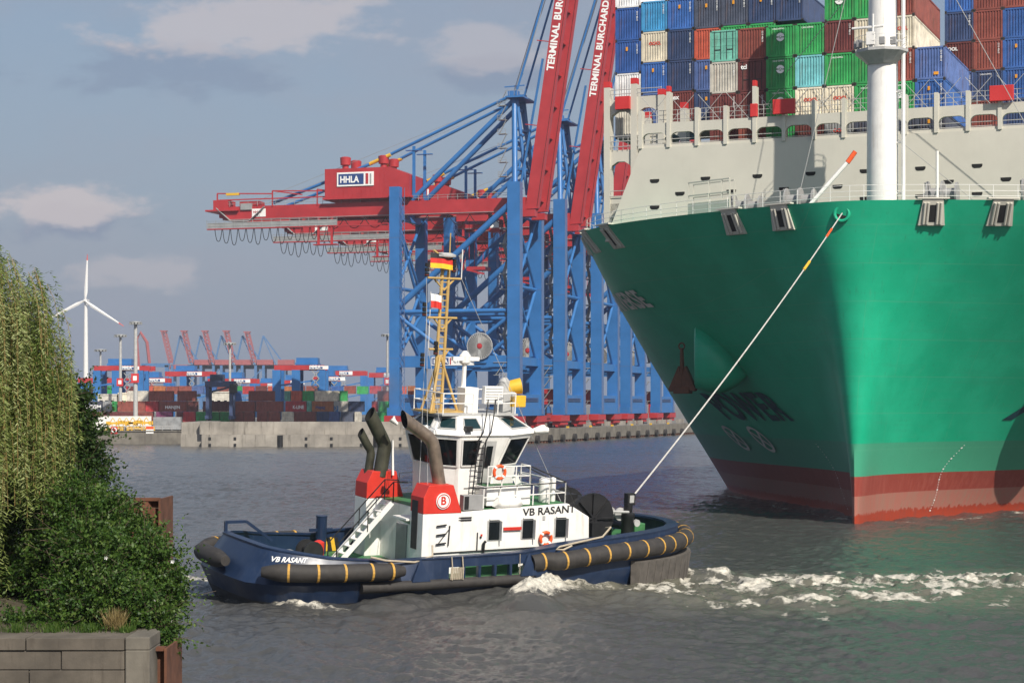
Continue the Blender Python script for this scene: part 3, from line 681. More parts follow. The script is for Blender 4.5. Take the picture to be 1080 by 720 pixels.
w0 = ['front stack with teal doors','front stack with tcl doors','front stack of three rings','front stack beside the three rings','front stack just before the foremast','front stack behind the foremast','front stack just past the foremast','low blue front stack']
for ci, colm in enumerate(bay0):
    bx = -15.5+ci*2.56
    for ti, (cn, kd, mk) in enumerate(colm):
        tier = 'behind the arches' if ti == 0 else ORD[ti-1]+' up' if ti > 1 else 'just above the arches'
        s_ = 12.4+(.25 if ci in (0,1) else 0)
        ship_box(bx, s_, T0+ti*TP, cn, kd, mk, lab(cn, kd, mk, tier, w0[ci]))
left = [
 (['dull white','white','royal blue','royal blue','white'], [None,None,'mark','code',None], 35.1, 3.16, 'outermost rear stack'),
 (['dusty blue','blue','cream','sky blue'], ['code','mark','oocl','code'], 36.4, 2.95, 'rear stack beside the outermost'),
 (['maroon','navy','navy','blue'], ['tex','code','code','mark'], 36.4, 2.95, 'rear stack with tex box'),
 (['navy','dusty blue','coral','slate'], ['mark','mark','code','mark'], 36.3, 2.95, 'half hidden rear stack beside teal doors'),
 (['green','slate'], [None,'mark'], 42.3, 2.95, 'rear stack above teal doors'),
 (['green','navy'], [None,'mark'], 42.3, 2.95, 'rear stack above tcl doors'),
 (['navy'], ['mark'], 45.25, 2.95, 'rear stack above green rings')]
for ci, (cols, mks, z0, hh, wh) in enumerate(left):
    bx = -29.1+ci*2.66; 
    for ti, cn in enumerate(cols):
        kd = 'wall'; ship_box(bx, 26.4, z0+ti*hh, cn, kd, mks[ti], lab(cn, kd, mks[ti], (ORD[ti]+' up' if ti else 'lowest'), wh), h=hh-.05, w=2.58)
ship_box(-29.1+8*2.66, 26.4, 43.4, 'slate', 'wall', None, 'dark slate container half hidden beyond the gap behind the green stacks')
right = [
 (['green','brown','dusty blue','maroon','navy','blue'], [None,None,'code','OOL','code',None], 2.5, 'rear stack behind the low blue stack'),
 (['green','brown','navy','brown','brown','brown'], [None,'code','word','code',None,None], 5.07, 'rear stack past the blue ones'),
 (['navy','navy','blue','blue','blue','brown'], [None,'mark','mark','mark','code',None], 7.64, 'rear stack by the red locker'),
 (['brown','navy','green','brown','blue'], [None,'code','word','code','code'], 10.21, 'rear stack outboard of the blue boxes')]
for cols, mks, bx, wh in right:
    for ti, cn in enumerate(cols):
        ship_box(bx, 26.4, 31.3+2.71*ti, cn, 'wall', mks[ti], lab(cn, 'wall', mks[ti], (ORD[ti]+' up' if ti else 'lowest'), wh), h=2.67, w=2.55)
# towing line
# ---------------------------------------------------------------- ship-to-shore gantry cranes
def make_crane():
    c = thing('gantry_crane', 'x', 'crane', (0,0,0), -R(17), 'blue gantry cranes lined up on the quay')
    B, Rd, G = crane_blue, crane_red, crane_grey
    wx, ly = 0.0, 18.4; lx = -30.0
    for x, wdt, top in ((0,3.1,58.5),(lx,2.5,58.3)):
        for y in (0, ly):
            mb = MB(); mb.box((x-wdt/2,y-1.1,3.4),(x+wdt/2,y+1.1,top)); mb.i = 1
            mb.box((x+wdt/2+.01,y-1.12,3.6),(x+wdt/2+.05,y+1.12,top)) if x == 0 else 0
            for z in (17,34,46): mb.box((x-wdt/2-.03,y-1.13,z),(x+wdt/2+.03,y+1.13,z+.12))
            mb.build('leg', [B, paint('crane_blue_trim', (.09,.15,.30), .5, .15) if 'crane_blue_trim' not in MATS else MATS['crane_blue_trim']], c)
        mb = MB(); mb.box((x-1.5,-2.0,3.3),(x+1.5,ly+2,5.2)); mb.box((x-1.35,1.0,5.2),(x+1.35,ly-1,8.4)); mb.i = 1
        for k in range(3): mb.box((x-1.6,2.5,6.8+k*.35),(x+1.6,ly-3.5,6.9+k*.35))
        mb.build('sill_beam', [B, MATS['crane_blue_trim']], c)
        for y in (0, ly):
            bg_ = MB(); bg_.box((x-1.4,y-4.2,1.7),(x+1.4,y+4.2,3.3)); 
            for s in (-1,1): bg_.prism([(-1.9,2.5),(1.9,2.5),(1.2,1.3),(-1.2,1.3)], lambda a, z, s=s: (x-.7,y+s*1.9+a*.85,z), lambda a, z, s=s: (x+.7,y+s*1.9+a*.85,z))
            bo = bg_.build('bogie', Rd, c)
            for k in range(8):
                mb = MB(); mb.lathe((x-.35,y-3.15+k*.9,.5), [(.1,0),(.42,.02),(.42,.65),(.1,.7)], 12, 'x'); mb.box((x-1.1,y-3.5+k*.9,.75),(x+1.1,y-2.8+k*.9,2.25)); mb.build('wheel', Rd, bo)
    # portal
    mb = MB()
    for y in (0, ly): mb.box((lx+1.2,y-.8,14.9),(-1.5,y+.8,17.6)); mb.cut()
    for x in (lx, 0):
        mb.box((x-.8,1.05,15.3),(x+.8,ly-1.05,17.3)); mb.cut(); mb.box((x-.7,1.05,50.6),(x+.7,ly-1.05,54)); mb.cut()
    mb.build('portal_beam', B, c)
    mb = MB()
    for y in (0, ly):
        mb.tube([(lx,y,28.2),(0,y,28.2)], .55, 10); mb.cut()
    mb.build('tie_tube', B, c, smooth=40)
    for y in (0, ly):
        mb = MB(); mb.tube([(lx+.8,y,29.5),(-1,y,53.5)], .8, 10); mb.build('diagonal_brace', B, c, smooth=40)
        mb = MB(); mb.tube([(lx+1,y,27),(-15.5,y,17.3)], .5, 10); mb.cut(); mb.tube([(-1,y,27.2),(-14,y,17.3)], .5, 10); mb.build('diagonal_brace', B, c, smooth=40)
    mb = MB(); mb.tube([(lx,1,28.2),(lx,ly-1,17)], .4, 8); mb.tube([(lx,ly-1,28.2),(lx,1,17)], .4, 8); mb.tube([(lx,0,28.2),(lx,ly,28.2)], .4, 8); mb.tube([(lx,1,50),(lx,ly-1,30)], .4, 8); mb.build('cross_brace', B, c)
    for x in (lx, 0):
        for za, zb in ((17.3,34),(34,50.6)):
            mb = MB(); mb.tube([(x,1.1,za),(x,ly-1.1,zb)], .38, 8); mb.build('diagonal_brace', B, c, smooth=40)
            mb = MB(); mb.tube([(x,ly-1.1,za),(x,1.1,zb)], .38, 8); mb.build('diagonal_brace', B, c, smooth=40)
        mb = MB(); mb.tube([(x,1.1,34),(x,ly-1.1,34)], .45, 8); mb.build('tie_tube', B, c, smooth=40)
    mb = MB()
    for k in range(9):
        z = 19+k*3.6; y_ = 2.2 if k % 2 else 5.4; mb.bar((-3.4,y_,z),(-3.4,7.6-y_,z+3.6), .8,.15); mb.box((-4.2,1.2,z-.1),(-2.2,6.4,z+.1))
    mb.build('stair_tower', G, c)
    # sign board on the portal beam
    s = MB(); s.box((-20.5,-.95,15.3),(-9.8,-.82,17.3)); s.i = 1; s.box((-20.3,-.99,15.5),(-16.2,-.93,17.1)); s.i = 2; s.box((-15.9,-.99,15.5),(-15.6,-.93,17.1))
    sg = s.build('sign', [wpure, MATS.get('sign_navy') or paint('sign_navy', (.02,.055,.19), .5, .05), Rd], c)
    text('HHLA', 1.45, 'lettering', wpure, sg, lambda a, b_: Vector((-20.0+a*.95,-1.01,15.75+b_)), bold=.03)
    text('CTB', 1.1, 'lettering', dark_letter, sg, lambda a, b_: Vector((-15+a,-.96,15.9+b_)), bold=.03)
    # girders
    for y in (4.6, 12.4):
        mb = MB(); mb.prism([(1.5,55.3),(-75,55.3),(-78.5,54.6),(-78.5,52.6),(-75,51.9),(1.5,51.9)], lambda a, z: (a,y-.8,z), lambda a, z: (a,y+.8,z)); mb.i = 1
        mb.box((-76,y-.86,52.0),(1,y-.78,52.12)); mb.build('girder', [Rd, crane_grey], c)
    mb = MB()
    for x in (-77.5,-60,-42,-20,-2): mb.box((x-.8,5.4,52.2),(x+.8,11.6,54.6)); mb.cut()
    mb.build('cross_girder', Rd, c)
    mb = MB(); s2 = mb
    s2.box((-69.5,3.72,52.6),(-65.8,3.78,54.6)); sn = s2.build('sign', wpure, c); text('HHLA', .85, 'lettering', crane_red, sn, lambda a, b_: Vector((-69.2+a,3.69,53.5+b_)), bold=.03); text('50 t', .6, 'lettering', dark_letter, sn, lambda a, b_: Vector((-68.4+a,3.69,52.75+b_)), bold=.02)
    # walkway with festoon below girder
    mb = MB(); mb.box((-81,1.9,49.5),(-46,2.9,49.75)); mb.box((-52,1.9,49.5),(-33,2.9,49.75)); mb.build('walkway', Rd, c)
    mb = MB()
    mb.box((-80.8,1.92,49.8),(-46,1.95,51.2)); mb.build('walkway_mesh', crane_grey, c)
    mb = MB()
    for k in range(15):
        x = -81+k*2.5; mb.tube([(x,1.9,49.7),(x,1.9,51.9)], .06, 5)
    for zr in (50.3,51,51.6): mb.tube([(-81,1.9,zr),(-46,1.9,zr)], .05, 5)
    for k in range(32): x = -78+k*2.5; mb.tube([(x,3.6,55.3),(x,3.6,56.5)], .05, 5)
    mb.tube([(-78,3.6,56.5),(1,3.6,56.5)], .05, 5); mb.tube([(-78,3.6,55.9),(1,3.6,55.9)], .05, 5)
    mb.build('hand_rail', crane_grey, c)
    mb = MB()
    for k in range(15):
        x = -79+k*2.15; mb.tube([(x+1.95*q, 2.4, 49.6-(3.0+.5*(k % 3))*(1-abs(2*q-1)**2.6)) for q in np.linspace(0,1,13)], .09, 5); mb.cut()
    for k in range(9):
        x = -50+k*5.4; mb.tube([(x+5.4*q, 3.0, 51.6-4.2*(1-(2*q-1)**2)*.62) for q in np.linspace(0,1,10)], .10, 5); mb.cut()
    mb.build('festoon_cable', soot_and_dark, c)
    mb = MB()
    for x in (-51,-47.5): mb.box((x-.25,2,45),(x+.25,2.5,51.8))
    mb.box((-52.2,1.6,45),(-46.2,3.6,45.25)); mb.build('service_platform', Rd, c)
    # rear end frame
    mb = MB()
    for p, q in (((-79,3.8,58.7),(-64,3.8,58.2)),((-79,3.8,58.7),(-79,3.8,55)),((-64,3.8,58.9),(-64,3.8,55)),((-64,3.8,58.9),(-38,3.8,58)),((-52,3.8,58.9),(-52,3.8,55)),((-64,3.8,58.9),(-56,3.8,57.7)),((-52,3.8,58.9),(-46,3.8,57.9)),((-79,3.8,57),(-50,3.8,57))): mb.bar(p, q, .28)
    mb.box((-82,3,54.2),(-73,14,54.6)); mb.box((-80,3.5,54.6),(-76,8,57)); mb.box((-73,4,55.4),(-68,8,56.6)); mb.build('rear_frame', Rd, c)
    mb = MB(); mb.box((-72.5,3.4,54.4),(-69.5,4.4,56)); mb.bar((-79,3.3,55),(-75,3.3,51.6), .8,.12); mb.bar((-70,3.3,51.6),(-66,3.3,55), .8,.12); mb.box((-75,3.0,51.5),(-70,3.8,51.7)); mb.build('stair', crane_grey, c)
    mb = MB(); mb.box((-76.5,3.5,58.1),(-73,4.2,58.7)); mb.build('yellow_beam', yellow, c)
    # machinery house
    mb = MB(); mb.prism([(-49.5,56.6),(-49.5,63.6),(-32.5,63.6),(-27.5,61.6),(-27.5,56.6)], lambda a, z: (a,2.6,z), lambda a, z: (a,15.6,z)); mb.box((-50,2.3,56.1),(-27,16,56.6))
    for k in range(14): mb.box((-49.3+k*1.18,2.56,56.7),(-49.22+k*1.18,2.6,63.5))
    hs = mb.build('machinery_house', Rd, c)
    for x in (-45,-35):
        for y in (5,12):
            mb = MB(); mb.lathe((x,y,63.6), [(.8,0),(.8,1),(1.25,1.1),(1.35,2.9),(.9,3.1)], 14); mb.build('roof_vent', Rd, hs, smooth=40)
    s = MB(); s.box((-46.2,2.38,59.2),(-36.6,2.54,62.6)); s.i = 1; s.box((-45.8,2.34,59.6),(-39.2,2.4,62.2)); s.i = 2; s.box((-38.7,2.34,59.6),(-38.0,2.4,62.2)); s.i = 3; s.box((-37.6,2.34,59.6),(-37.2,2.4,62.1))
    sg = s.build('sign', [wpure, MATS['sign_navy'], Rd, crane_grey], hs); text('HHLA', 2.2, 'lettering', wpure, sg, lambda a, b_: Vector((-45.4+a*.86,2.30,60.1+b_)), bold=.035)
    # mast frame, stays
    ap = (-2.0, 79.5)
    for y0, y1 in ((0,6.2),(ly,12.2)):
        mb = MB(); mb.tube([(0,y0,58),(ap[0],y1,ap[1])], .7, 10); mb.build('mast_leg', B, c, smooth=40)
        mb = MB(); mb.tube([(1.2,y1,56),(ap[0]+.6,y1,ap[1])], .45, 8); mb.build('mast_leg', B, c, smooth=40)
        yy = 4.6 if y0 == 0 else 12.4
        mb = MB(); mb.tube([(ap[0]-.3,y1,ap[1]-.8),(-27.5,yy,55.5)], .62, 10); mb.build('back_strut', B, c, smooth=40)
        mb = MB(); mb.tube([(ap[0]-.5,y1,ap[1]+.6),(-38,yy,64.8),(-64,yy,56)], .38, 8); mb.build('back_stay', B, c, smooth=40)
        mb = MB(); mb.tube([(-38.5,yy,64.7),(-33,yy,66.8)], .46, 8); mb.build('yellow_link', yellow, c)
        mb = MB(); mb.bar((-27,yy,55.4),(-27,yy,68.6), .6); mb.bar((-29,yy,67.6),(-25,yy,67.6), 1.0,.2); mb.build('stay_post', B, c)
    mb = MB()
    for z, w_ in ((62,1.7),(67,1.25),(72,.8),(77,.3)):
        q = (z-58)/(ap[1]-58); ya, yb = 6.2*q, ly-(ly-12.2)*q; mb.bar((-2*q,ya,z),(-2*q,yb,z), .6); mb.bar((-2*q,ya,z),(1.2-2.4*q,yb if z in (62,72) else ya,z-.1), .35)
    mb.bar((0,1,59),(-1,12,69),.35); mb.bar((0,17.4,59),(-1,6,69),.35); mb.box((-3.6,4,79.2),(.8,14.5,79.6)); mb.box((-3.4,5.4,79.6),(-1,7.4,81)); mb.box((-3.4,11.4,79.6),(-1,13.4,81)); mb.bar((-5,8,82.4),(0,8,82.6),.25); mb.bar((-2,8,79.6),(-2,8,82.4),.2)
    mb.build('mast_crosspiece', B, c)
    mb = MB()
    for k, z in enumerate((60,63.5,67,70.5,74,77.5)):
        q = (z-58)/(ap[1]-58); x = -2.6-2*q; y = 5.2*q+1; mb.box((x-1.6,y-.6,z),(x+.4,y+1.2,z+.15))
        for zr in (.6,1.15): mb.bar((x-1.6,y-.6,z+zr),(x+.4,y-.6,z+zr),.07); mb.bar((x-1.6,y-.6,z+zr),(x-1.6,y+1.2,z+zr),.07)
        mb.bar((x-1.5,y+.3,z),(x+.3,y+.4,z+3.5), .5,.1); mb.bar((x-1.6,y-.6,z),(x-1.6,y-.6,z+1.15),.08); mb.bar((x+.4,y-.6,z),(x+.4,y-.6,z+1.15),.08)
    for xx in (-3.4,-2.6,-1.4,-.6):
        mb.bar((xx,4,79.6),(xx,4,80.9),.08)
    mb.bar((-3.6,4,80.9),(.8,4,80.9),.08); mb.build('mast_stair', crane_grey, c)
    # raised boom
    al = R(8.4); bd = Vector((math.sin(al),0,math.cos(al))); bn_ = Vector((math.cos(al),0,-math.sin(al))); b0 = Vector((1.4,0,52.4))
    bm_ = MB()
    for y in (4.6, 12.4):
        p = b0; pts = [p-bn_*0+bd*0, p+bn_*3.1+bd*.6, p+bn_*3.1+bd*74, p+bd*76]
        bm_.i = 0; bm_.add([q+Vector((0,y-.8,0)) for q in pts]+[q+Vector((0,y+.8,0)) for q in pts], [(3,2,1,0),(4,5,6,7),(0,1,5,4),(1,2,6,5),(2,3,7,6),(3,0,4,7)])
        bm_.i = 1; a = b0+bn_*2.75; bm_.add([a+Vector((0,y-.83,0))+bd*1, a+bn_*.12+Vector((0,y-.83,0))+bd*1, a+bn_*.12+Vector((0,y-.83,0))+bd*73, a+Vector((0,y-.83,0))+bd*73], [(0,1,2,3)])
    bm_.i = 0
    for k in range(10): q = b0+bn_*1.5+bd*(3+k*7.6); bm_.bar(q+Vector((0,5.4,0)), q+Vector((0,11.6,0)), 1.0, .8)
    bo = bm_.build('boom', [Rd, soot_and_dark], c)
    text('TERMINAL BURCHARDKAI', 2.35, 'lettering', wpure, bo, lambda a, b_: b0+Vector((0,3.76,0))+bd*(33.2+a)+bn_*(2.1-b_), bold=.035, spacing=1.03)
    mb = MB(); q = b0+bd*1.2+bn_*1.2
    mb.box((b0.x-1.5,3,50.6),(b0.x+2.6,5.4,52.2)); mb.cut(); mb.box((b0.x-1.5,11.6,50.6),(b0.x+2.6,14,52.2)); mb.cut(); mb.bar(b0+bd*20-bn_*3+Vector((0,4,0)), b0+bd*20+Vector((0,4,0)), .3,.2); mb.cut(); mb.bar(b0+bd*40-bn_*3+Vector((0,4,0)), b0+bd*40+Vector((0,4,0)), .3,.2); mb.build('boom_hinge', Rd, c)
    for y in (5.2,11.8):
        mb = MB(); mb.tube([(ap[0]+.6,y,ap[1]+.4), b0+bd*66+Vector((0,y,0))-bn_*.8], .28, 6); mb.tube([(-.4,y,57), b0+bd*36+Vector((0,y,0))-bn_*1.3], .3, 6); mb.build('fore_stay', B, c)
    mb = MB()
    for y in (7.2,8,8.8,9.6): mb.tube([(ap[0]-.6,y,ap[1]+1), b0+bd*62+Vector((0,y,0))-bn_*2.2], .10, 5)
    for y in (6,12): mb.tube([(ap[0],y,ap[1]),(-70,y,56.5)], .05, 5)
    mb.build('hoist_rope', crane_grey, c)
    # cable reel on the near waterside leg
    mb = MB(); mb.i = 0; cx, cz = -8.2, 19.8
    for k in range(36):
        a = 2*math.pi*k/36; mb.bar((cx+.7*math.cos(a),-1.7,cz+.7*math.sin(a)),(cx+3.1*math.cos(a),-1.7,cz+3.1*math.sin(a)), .28,.1)
    mb.ring((cx,-1.7,cz), 3.1, .12, 'y', 36, 5); mb.lathe((cx,-1.5,cz), [(.2,0),(2.95,.05),(2.95,.5),(.2,.55)], 30, 'y'); rl_ = mb.build('cable_reel', lgrey, c)
    mb = MB(); mb.lathe((cx,-1.95,cz), [(.1,0),(.55,.05),(.7,.35)], 14, 'y'); mb.build('hub', Rd, rl_)
    mb = MB(); mb.box((cx-1.5,-1.2,15.8),(cx+1.5,-.7,19)); mb.build('reel_bracket', B, c)
    # trolley, cab, hanging gear
    mb = MB(); mb.box((-16,4.2,50),(-8,12.8,51.6)); mb.box((-15,5.5,46.5),(-14.5,6,50)); mb.box((-9.5,11,46.5),(-9,11.5,50)); mb.build('trolley', Rd, c)
    mb = MB(); mb.box((-7.6,3.8,47.2),(-4.8,6.4,50.2)); mb.i = 1; mb.box((-7.3,3.74,48.2),(-5.1,3.8,49.8)); mb.build('operator_cab', [Rd, wpure], c)
    mb = MB(); mb.box((-14,6,38.4),(-9.5,11,39.2)); mb.bar((-14,6,38.5),(-9.5,6,37.4),.4); 
    for x in (-13.5,-10): 
        for y in (6.5,10.5): mb.tube([(x,y,39),(x,y,50)], .07, 5)
    mb.build('head_block', Rd, c)
    # lattice lift shaft on the landside leg, service house on portal
    mb = MB()
    for k in range(26):
        z = 4+k*2; mb.bar((lx+1.5,-.9,z),(lx+2.6,-.9,z+2),.1); mb.bar((lx+2.6,-.9,z),(lx+1.5,-.9,z+2),.1)
    mb.bar((lx+2.6,-.9,3),(lx+2.6,-.9,58),.1); mb.build('ladder_shaft', MATS['crane_blue_trim'], c)
    mb = MB()
    for k in range(4):
        z = 4+k*3; mb.bar((-4.5,-.6,z),(-2.2,-.6,z+3) , .6,.12); mb.box((-5,-1,z+2.9),(-1.6,0,z+3.02))
    mb.build('stair', crane_grey, c)
    mb = MB(); mb.box((-4.6,1,6),(-2,3,10)); mb.cut(); mb.box((-6,ly-3,3.2),(-3,ly-1,6)); mb.build('electric_cabinet', Rd, c)
    return c
crane = make_crane()
clabs = ['blue and red gantry crane at the head of the row, house sign in full view','second gantry crane in the row, its raised red boom beside the ship','third gantry crane in the row, mostly screened by the ones ahead','fourth gantry crane in the row, its legs close to the green hull','last visible gantry crane, its cable reel beside the green hull']
c0 = Vector((.67, 448, 3.2)); cd = Vector((math.sin(R(17)), math.cos(R(17)), 0))
for i, tt in enumerate((0, 40, 78, 112, 152)):
    o = crane if i == 0 else copy_tree(crane)
    o.location = c0+cd*tt; o['label'] = clabs[i]
# ---------------------------------------------------------------- terminal behind the left quay
GZ = 4.3
mb = MB(); mb.box((-67.5,420,2.5),(-14,1000,4.3)); mb.box((-260,456,2.5),(-67.45,1000,4.3)); tag(mb.build('yard_pavement', ground_m), kind='structure')
def yard(px0, px1, tier, colname, Y, label, deep=2.5):
    x0, x1 = (px0-540)/F*Y, (px1-540)/F*Y
    me = container_mesh(deep, round(x1-x0, 1), 2.85, 'far')
    o = bpy.data.objects.new('shipping_container', me); COL.objects.link(o); o.material_slots[0].link = 'OBJECT'; o.material_slots[0].material = CC[colname]
    o.location = (x0, Y+deep, GZ+tier*2.88); o.rotation_euler = (0,0,-R(90)); return tag(o, label, 'container', 'containers stacked behind the quay wall')
rows = {
 0: [(70,105,'brown'),(105.5,143.5,'maroon'),(144,161,'brown'),(164.5,181.5,'purple'),(186,192.5,'maroon'),(193,206,'red'),(206.7,218,'green'),(219,231,'green'),(232,243,'green'),(245,256.5,'brown'),(257.5,268,'brown'),(271,282,'brown'),(283,295,'brown'),(297,309.5,'cream'),(310,333,'brown'),(334,346,'navy'),(346.5,358,'dusty blue'),(359,373,'slate'),(374,381,'dull white'),(398,410,'green'),(426,446,'navy')],
 1: [(70,108,'slate'),(108.5,117.5,'grey'),(118,123,'green'),(124,153,'brown'),(153.5,167,'red'),(168,197,'brown'),(197.5,208,'maroon'),(214,243,'maroon'),(245,268.5,'brown'),(270,298,'brown'),(301,322.6,'red'),(323.5,328.5,'teal'),(329,351,'orange brown'),(357,367,'dull white'),(367.5,384,'navy'),(392,398,'red'),(399,410,'green'),(428,450,'brown')],
 2: [(134,156,'dull white'),(157,182,'brown'),(187,206,'brown'),(244,254,'blue'),(262,289,'brown'),(300,306,'teal'),(307,318,'coral'),(319,331,'green'),(332,357,'cream'),(358,366,'green'),(398,410,'brown'),(430,450,'coral'),(455,475,'dull white')]}
tn = ['bottom row', 'middle row', 'top row']
for tier, lst in rows.items():
    for i, (a, b_, cn) in enumerate(lst):
        prev = lst[i-1][2] if i else None; nx = lst[i+1][2] if i+1 < len(lst) else None
        w = f'between {prev} and {nx}, {NTH[i]} from tree' if prev and nx else ('beside the tree' if not prev else 'behind the near crane leg')
        yo = yard(a, b_, tier, cn, 522+tier*1.0+((i*7) % 3)*.4, f'{cn} container, {tn[tier]} by the quay, {w}')
        if cn == 'slate' and i == 0: text('CMA CGM', 1.5, 'lettering', wpure, yo, lambda p, q_: Vector((2.52, 2.6+p, .75+q_)), bold=.03)
        if (a, tier) == (168, 1): text('HANJIN', 1.2, 'lettering', wpure, yo, lambda p, q_: Vector((2.52, 1.6+p, .8+q_)), bold=.03)
        if (a, tier) == (301, 1): text('K-LINE', 1.3, 'lettering', wpure, yo, lambda p, q_: Vector((2.52, 2+p*.8, .8+q_)), bold=.03)
        if (a, tier) == (329, 1): text('Hapag', 1.3, 'lettering', MATS['sign_navy'], yo, lambda p, q_: Vector((2.52, 1+p*.8, .8+q_)), bold=.03)
# yard block cranes
def block_crane(px0, px1, pyt, Y, trol, legs, label):
    x0, x1 = (px0-540)/F*Y, (px1-540)/F*Y; top = CH-(pyt-HY)/F*Y; hb_ = 5.0/F*Y
    c = thing('yard_gantry_crane', label, 'crane', ((x0+x1)/2, Y, GZ), 0, 'blue yard cranes over the container stacks')
    xc = (x0+x1)/2; t_ = top-GZ
    for yy in (0, 9):
        mb = MB(); mb.box((x0-xc,yy,t_-hb_),(x1-xc,yy+1.4,t_)); mb.build('girder', crane_red, c)
        for lp in legs:
            lx_ = (lp-540)/F*Y-xc; mb = MB(); mb.box((lx_-1.3,yy-.1,0),(lx_+1.3,yy+1.5,t_-hb_-.01)); mb.build('leg', crane_blue, c)
    mb = MB()
    for lp in legs:
        lx_ = (lp-540)/F*Y-xc; mb.box((lx_-.7,1.6,1),(lx_+.7,8.9,2.6)); mb.box((lx_-.5,1.6,t_-hb_-2.5),(lx_+.5,8.9,t_-hb_-1))
    for zz_ in (.35,.62): mb.bar(((legs[0]-540)/F*Y-xc,.7,t_*zz_),((legs[-1]-540)/F*Y-xc,.7,t_*(zz_+.12)), .5)
    mb.build('cross_beam', crane_blue, c)
    a, b_ = [(p-540)/F*Y-xc for p in trol]; mb = MB(); mb.box((a,1,t_+.1),(b_,9.6,t_+.8)); mb.box((a+.2,2,t_+.8),(b_-.2,8.5,t_+2.4)); mb.build('trolley_house', crane_blue, c)
    sx_ = (a+b_)/2+1; s = MB(); s.box((sx_,-.25,t_-hb_*.85),(sx_+6,-.08,t_-.2)); s.i = 1; s.box((sx_+.2,-.3,t_-hb_*.75),(sx_+4.2,-.2,t_-.5)); sg = s.build('sign', [wpure, MATS['sign_navy']], c)
    text('HHLA', 1.5, 'lettering', wpure, sg, lambda p, q_: Vector((sx_+.35+p*.8,-.32,t_-hb_*.7+q_)), bold=.03)
    mb = MB(); lx_ = sx_+2
    for k in range(int((t_-hb_)/2.4)): mb.bar((lx_-1.1,-.4,1+k*2.4),(lx_+1.1,-.4,3.4+k*2.4), .28); mb.bar((lx_+1.1,-.4,1+k*2.4),(lx_-1.1,-.4,3.4+k*2.4), .28)
    mb.box((lx_-2,-.6,t_*.28),(lx_+2,2,t_*.42)); mb.build('stair_tower', crane_grey, c)
bc = [(99,158,385.6,640,(112,138),(102,122,147),'tallest yard crane under the wind turbine, three blue legs'),(82,176,398.5,720,(142,167),(85,147,176),'long red-girdered yard crane behind the tall lamp mast'),(174,224,391.6,760,(184,205),(193,222),'yard crane under the raised booms of the distant cranes'),(219,270,399.2,700,(233,255),(221,243,267),'low yard crane right behind the dark straddle carrier'),(289,342,385,600,(311,335),(291.5,312,339),'wide yard crane standing alone over the brown stacks'),(293,310,401,820,(300,308),(295,308),'small distant yard crane seen through the wide one'),(330,356,397,700,(336,352),(332,343,353),'yard crane just behind the wide one, short red girder'),(352,386,391,860,(345,366),(354,383),'yard crane half veiled by exhaust smoke'),(389,409,393,820,(396,409),(391,407),'pale blue yard crane tucked beside the first crane leg'),(270,292,404,900,(274,286),(272,290),'distant low yard crane between two taller ones')]
for a in bc: block_crane(*a)
# distant raised-boom cranes
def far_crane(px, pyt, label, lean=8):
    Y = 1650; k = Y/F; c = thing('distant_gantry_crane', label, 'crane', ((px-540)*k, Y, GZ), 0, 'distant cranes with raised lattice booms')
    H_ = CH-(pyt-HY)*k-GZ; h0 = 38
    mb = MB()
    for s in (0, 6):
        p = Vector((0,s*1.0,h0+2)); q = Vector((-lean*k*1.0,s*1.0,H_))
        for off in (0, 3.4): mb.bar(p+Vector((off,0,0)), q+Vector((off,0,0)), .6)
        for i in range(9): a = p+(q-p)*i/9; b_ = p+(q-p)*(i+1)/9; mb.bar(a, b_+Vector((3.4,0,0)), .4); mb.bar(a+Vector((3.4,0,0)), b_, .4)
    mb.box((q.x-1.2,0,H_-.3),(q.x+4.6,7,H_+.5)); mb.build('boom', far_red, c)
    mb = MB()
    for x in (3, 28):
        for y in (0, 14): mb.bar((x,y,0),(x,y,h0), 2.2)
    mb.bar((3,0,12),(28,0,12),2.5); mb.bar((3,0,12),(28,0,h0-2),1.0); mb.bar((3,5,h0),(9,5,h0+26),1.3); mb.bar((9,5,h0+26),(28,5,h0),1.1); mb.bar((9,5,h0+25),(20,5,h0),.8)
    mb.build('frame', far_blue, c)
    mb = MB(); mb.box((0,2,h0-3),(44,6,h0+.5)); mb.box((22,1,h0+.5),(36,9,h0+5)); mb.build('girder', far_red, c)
far_red = paint('hazy_crane_red', (.34,.09,.09), .6, .2); far_blue = paint('hazy_crane_blue', (.06,.16,.34), .6, .2)  # distance haze is mixed into both crane colours
fl = ['first distant crane with raised pinkish boom, by the lamp mast','second distant raised-boom crane above the yard cranes','third distant raised-boom crane, middle of the five','fourth distant raised-boom crane, behind the thin lamp mast','fifth distant raised-boom crane, standing farthest from the turbine']
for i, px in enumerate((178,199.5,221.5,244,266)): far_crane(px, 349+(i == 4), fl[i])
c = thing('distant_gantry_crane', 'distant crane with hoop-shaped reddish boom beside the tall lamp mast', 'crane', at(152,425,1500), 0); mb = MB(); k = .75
mb.tube([(9*k,0,10),(3*k,0,48),(-4*k,0,56),(-8*k,0,50),(-4*k,0,10)], 1.3, 6); mb.build('boom', far_red, c); mb = MB(); mb.bar((0,0,0),(0,0,30),3); mb.bar((18,0,0),(18,0,30),3); mb.bar((-2,0,30),(20,0,30),3); mb.build('frame', far_blue, c)
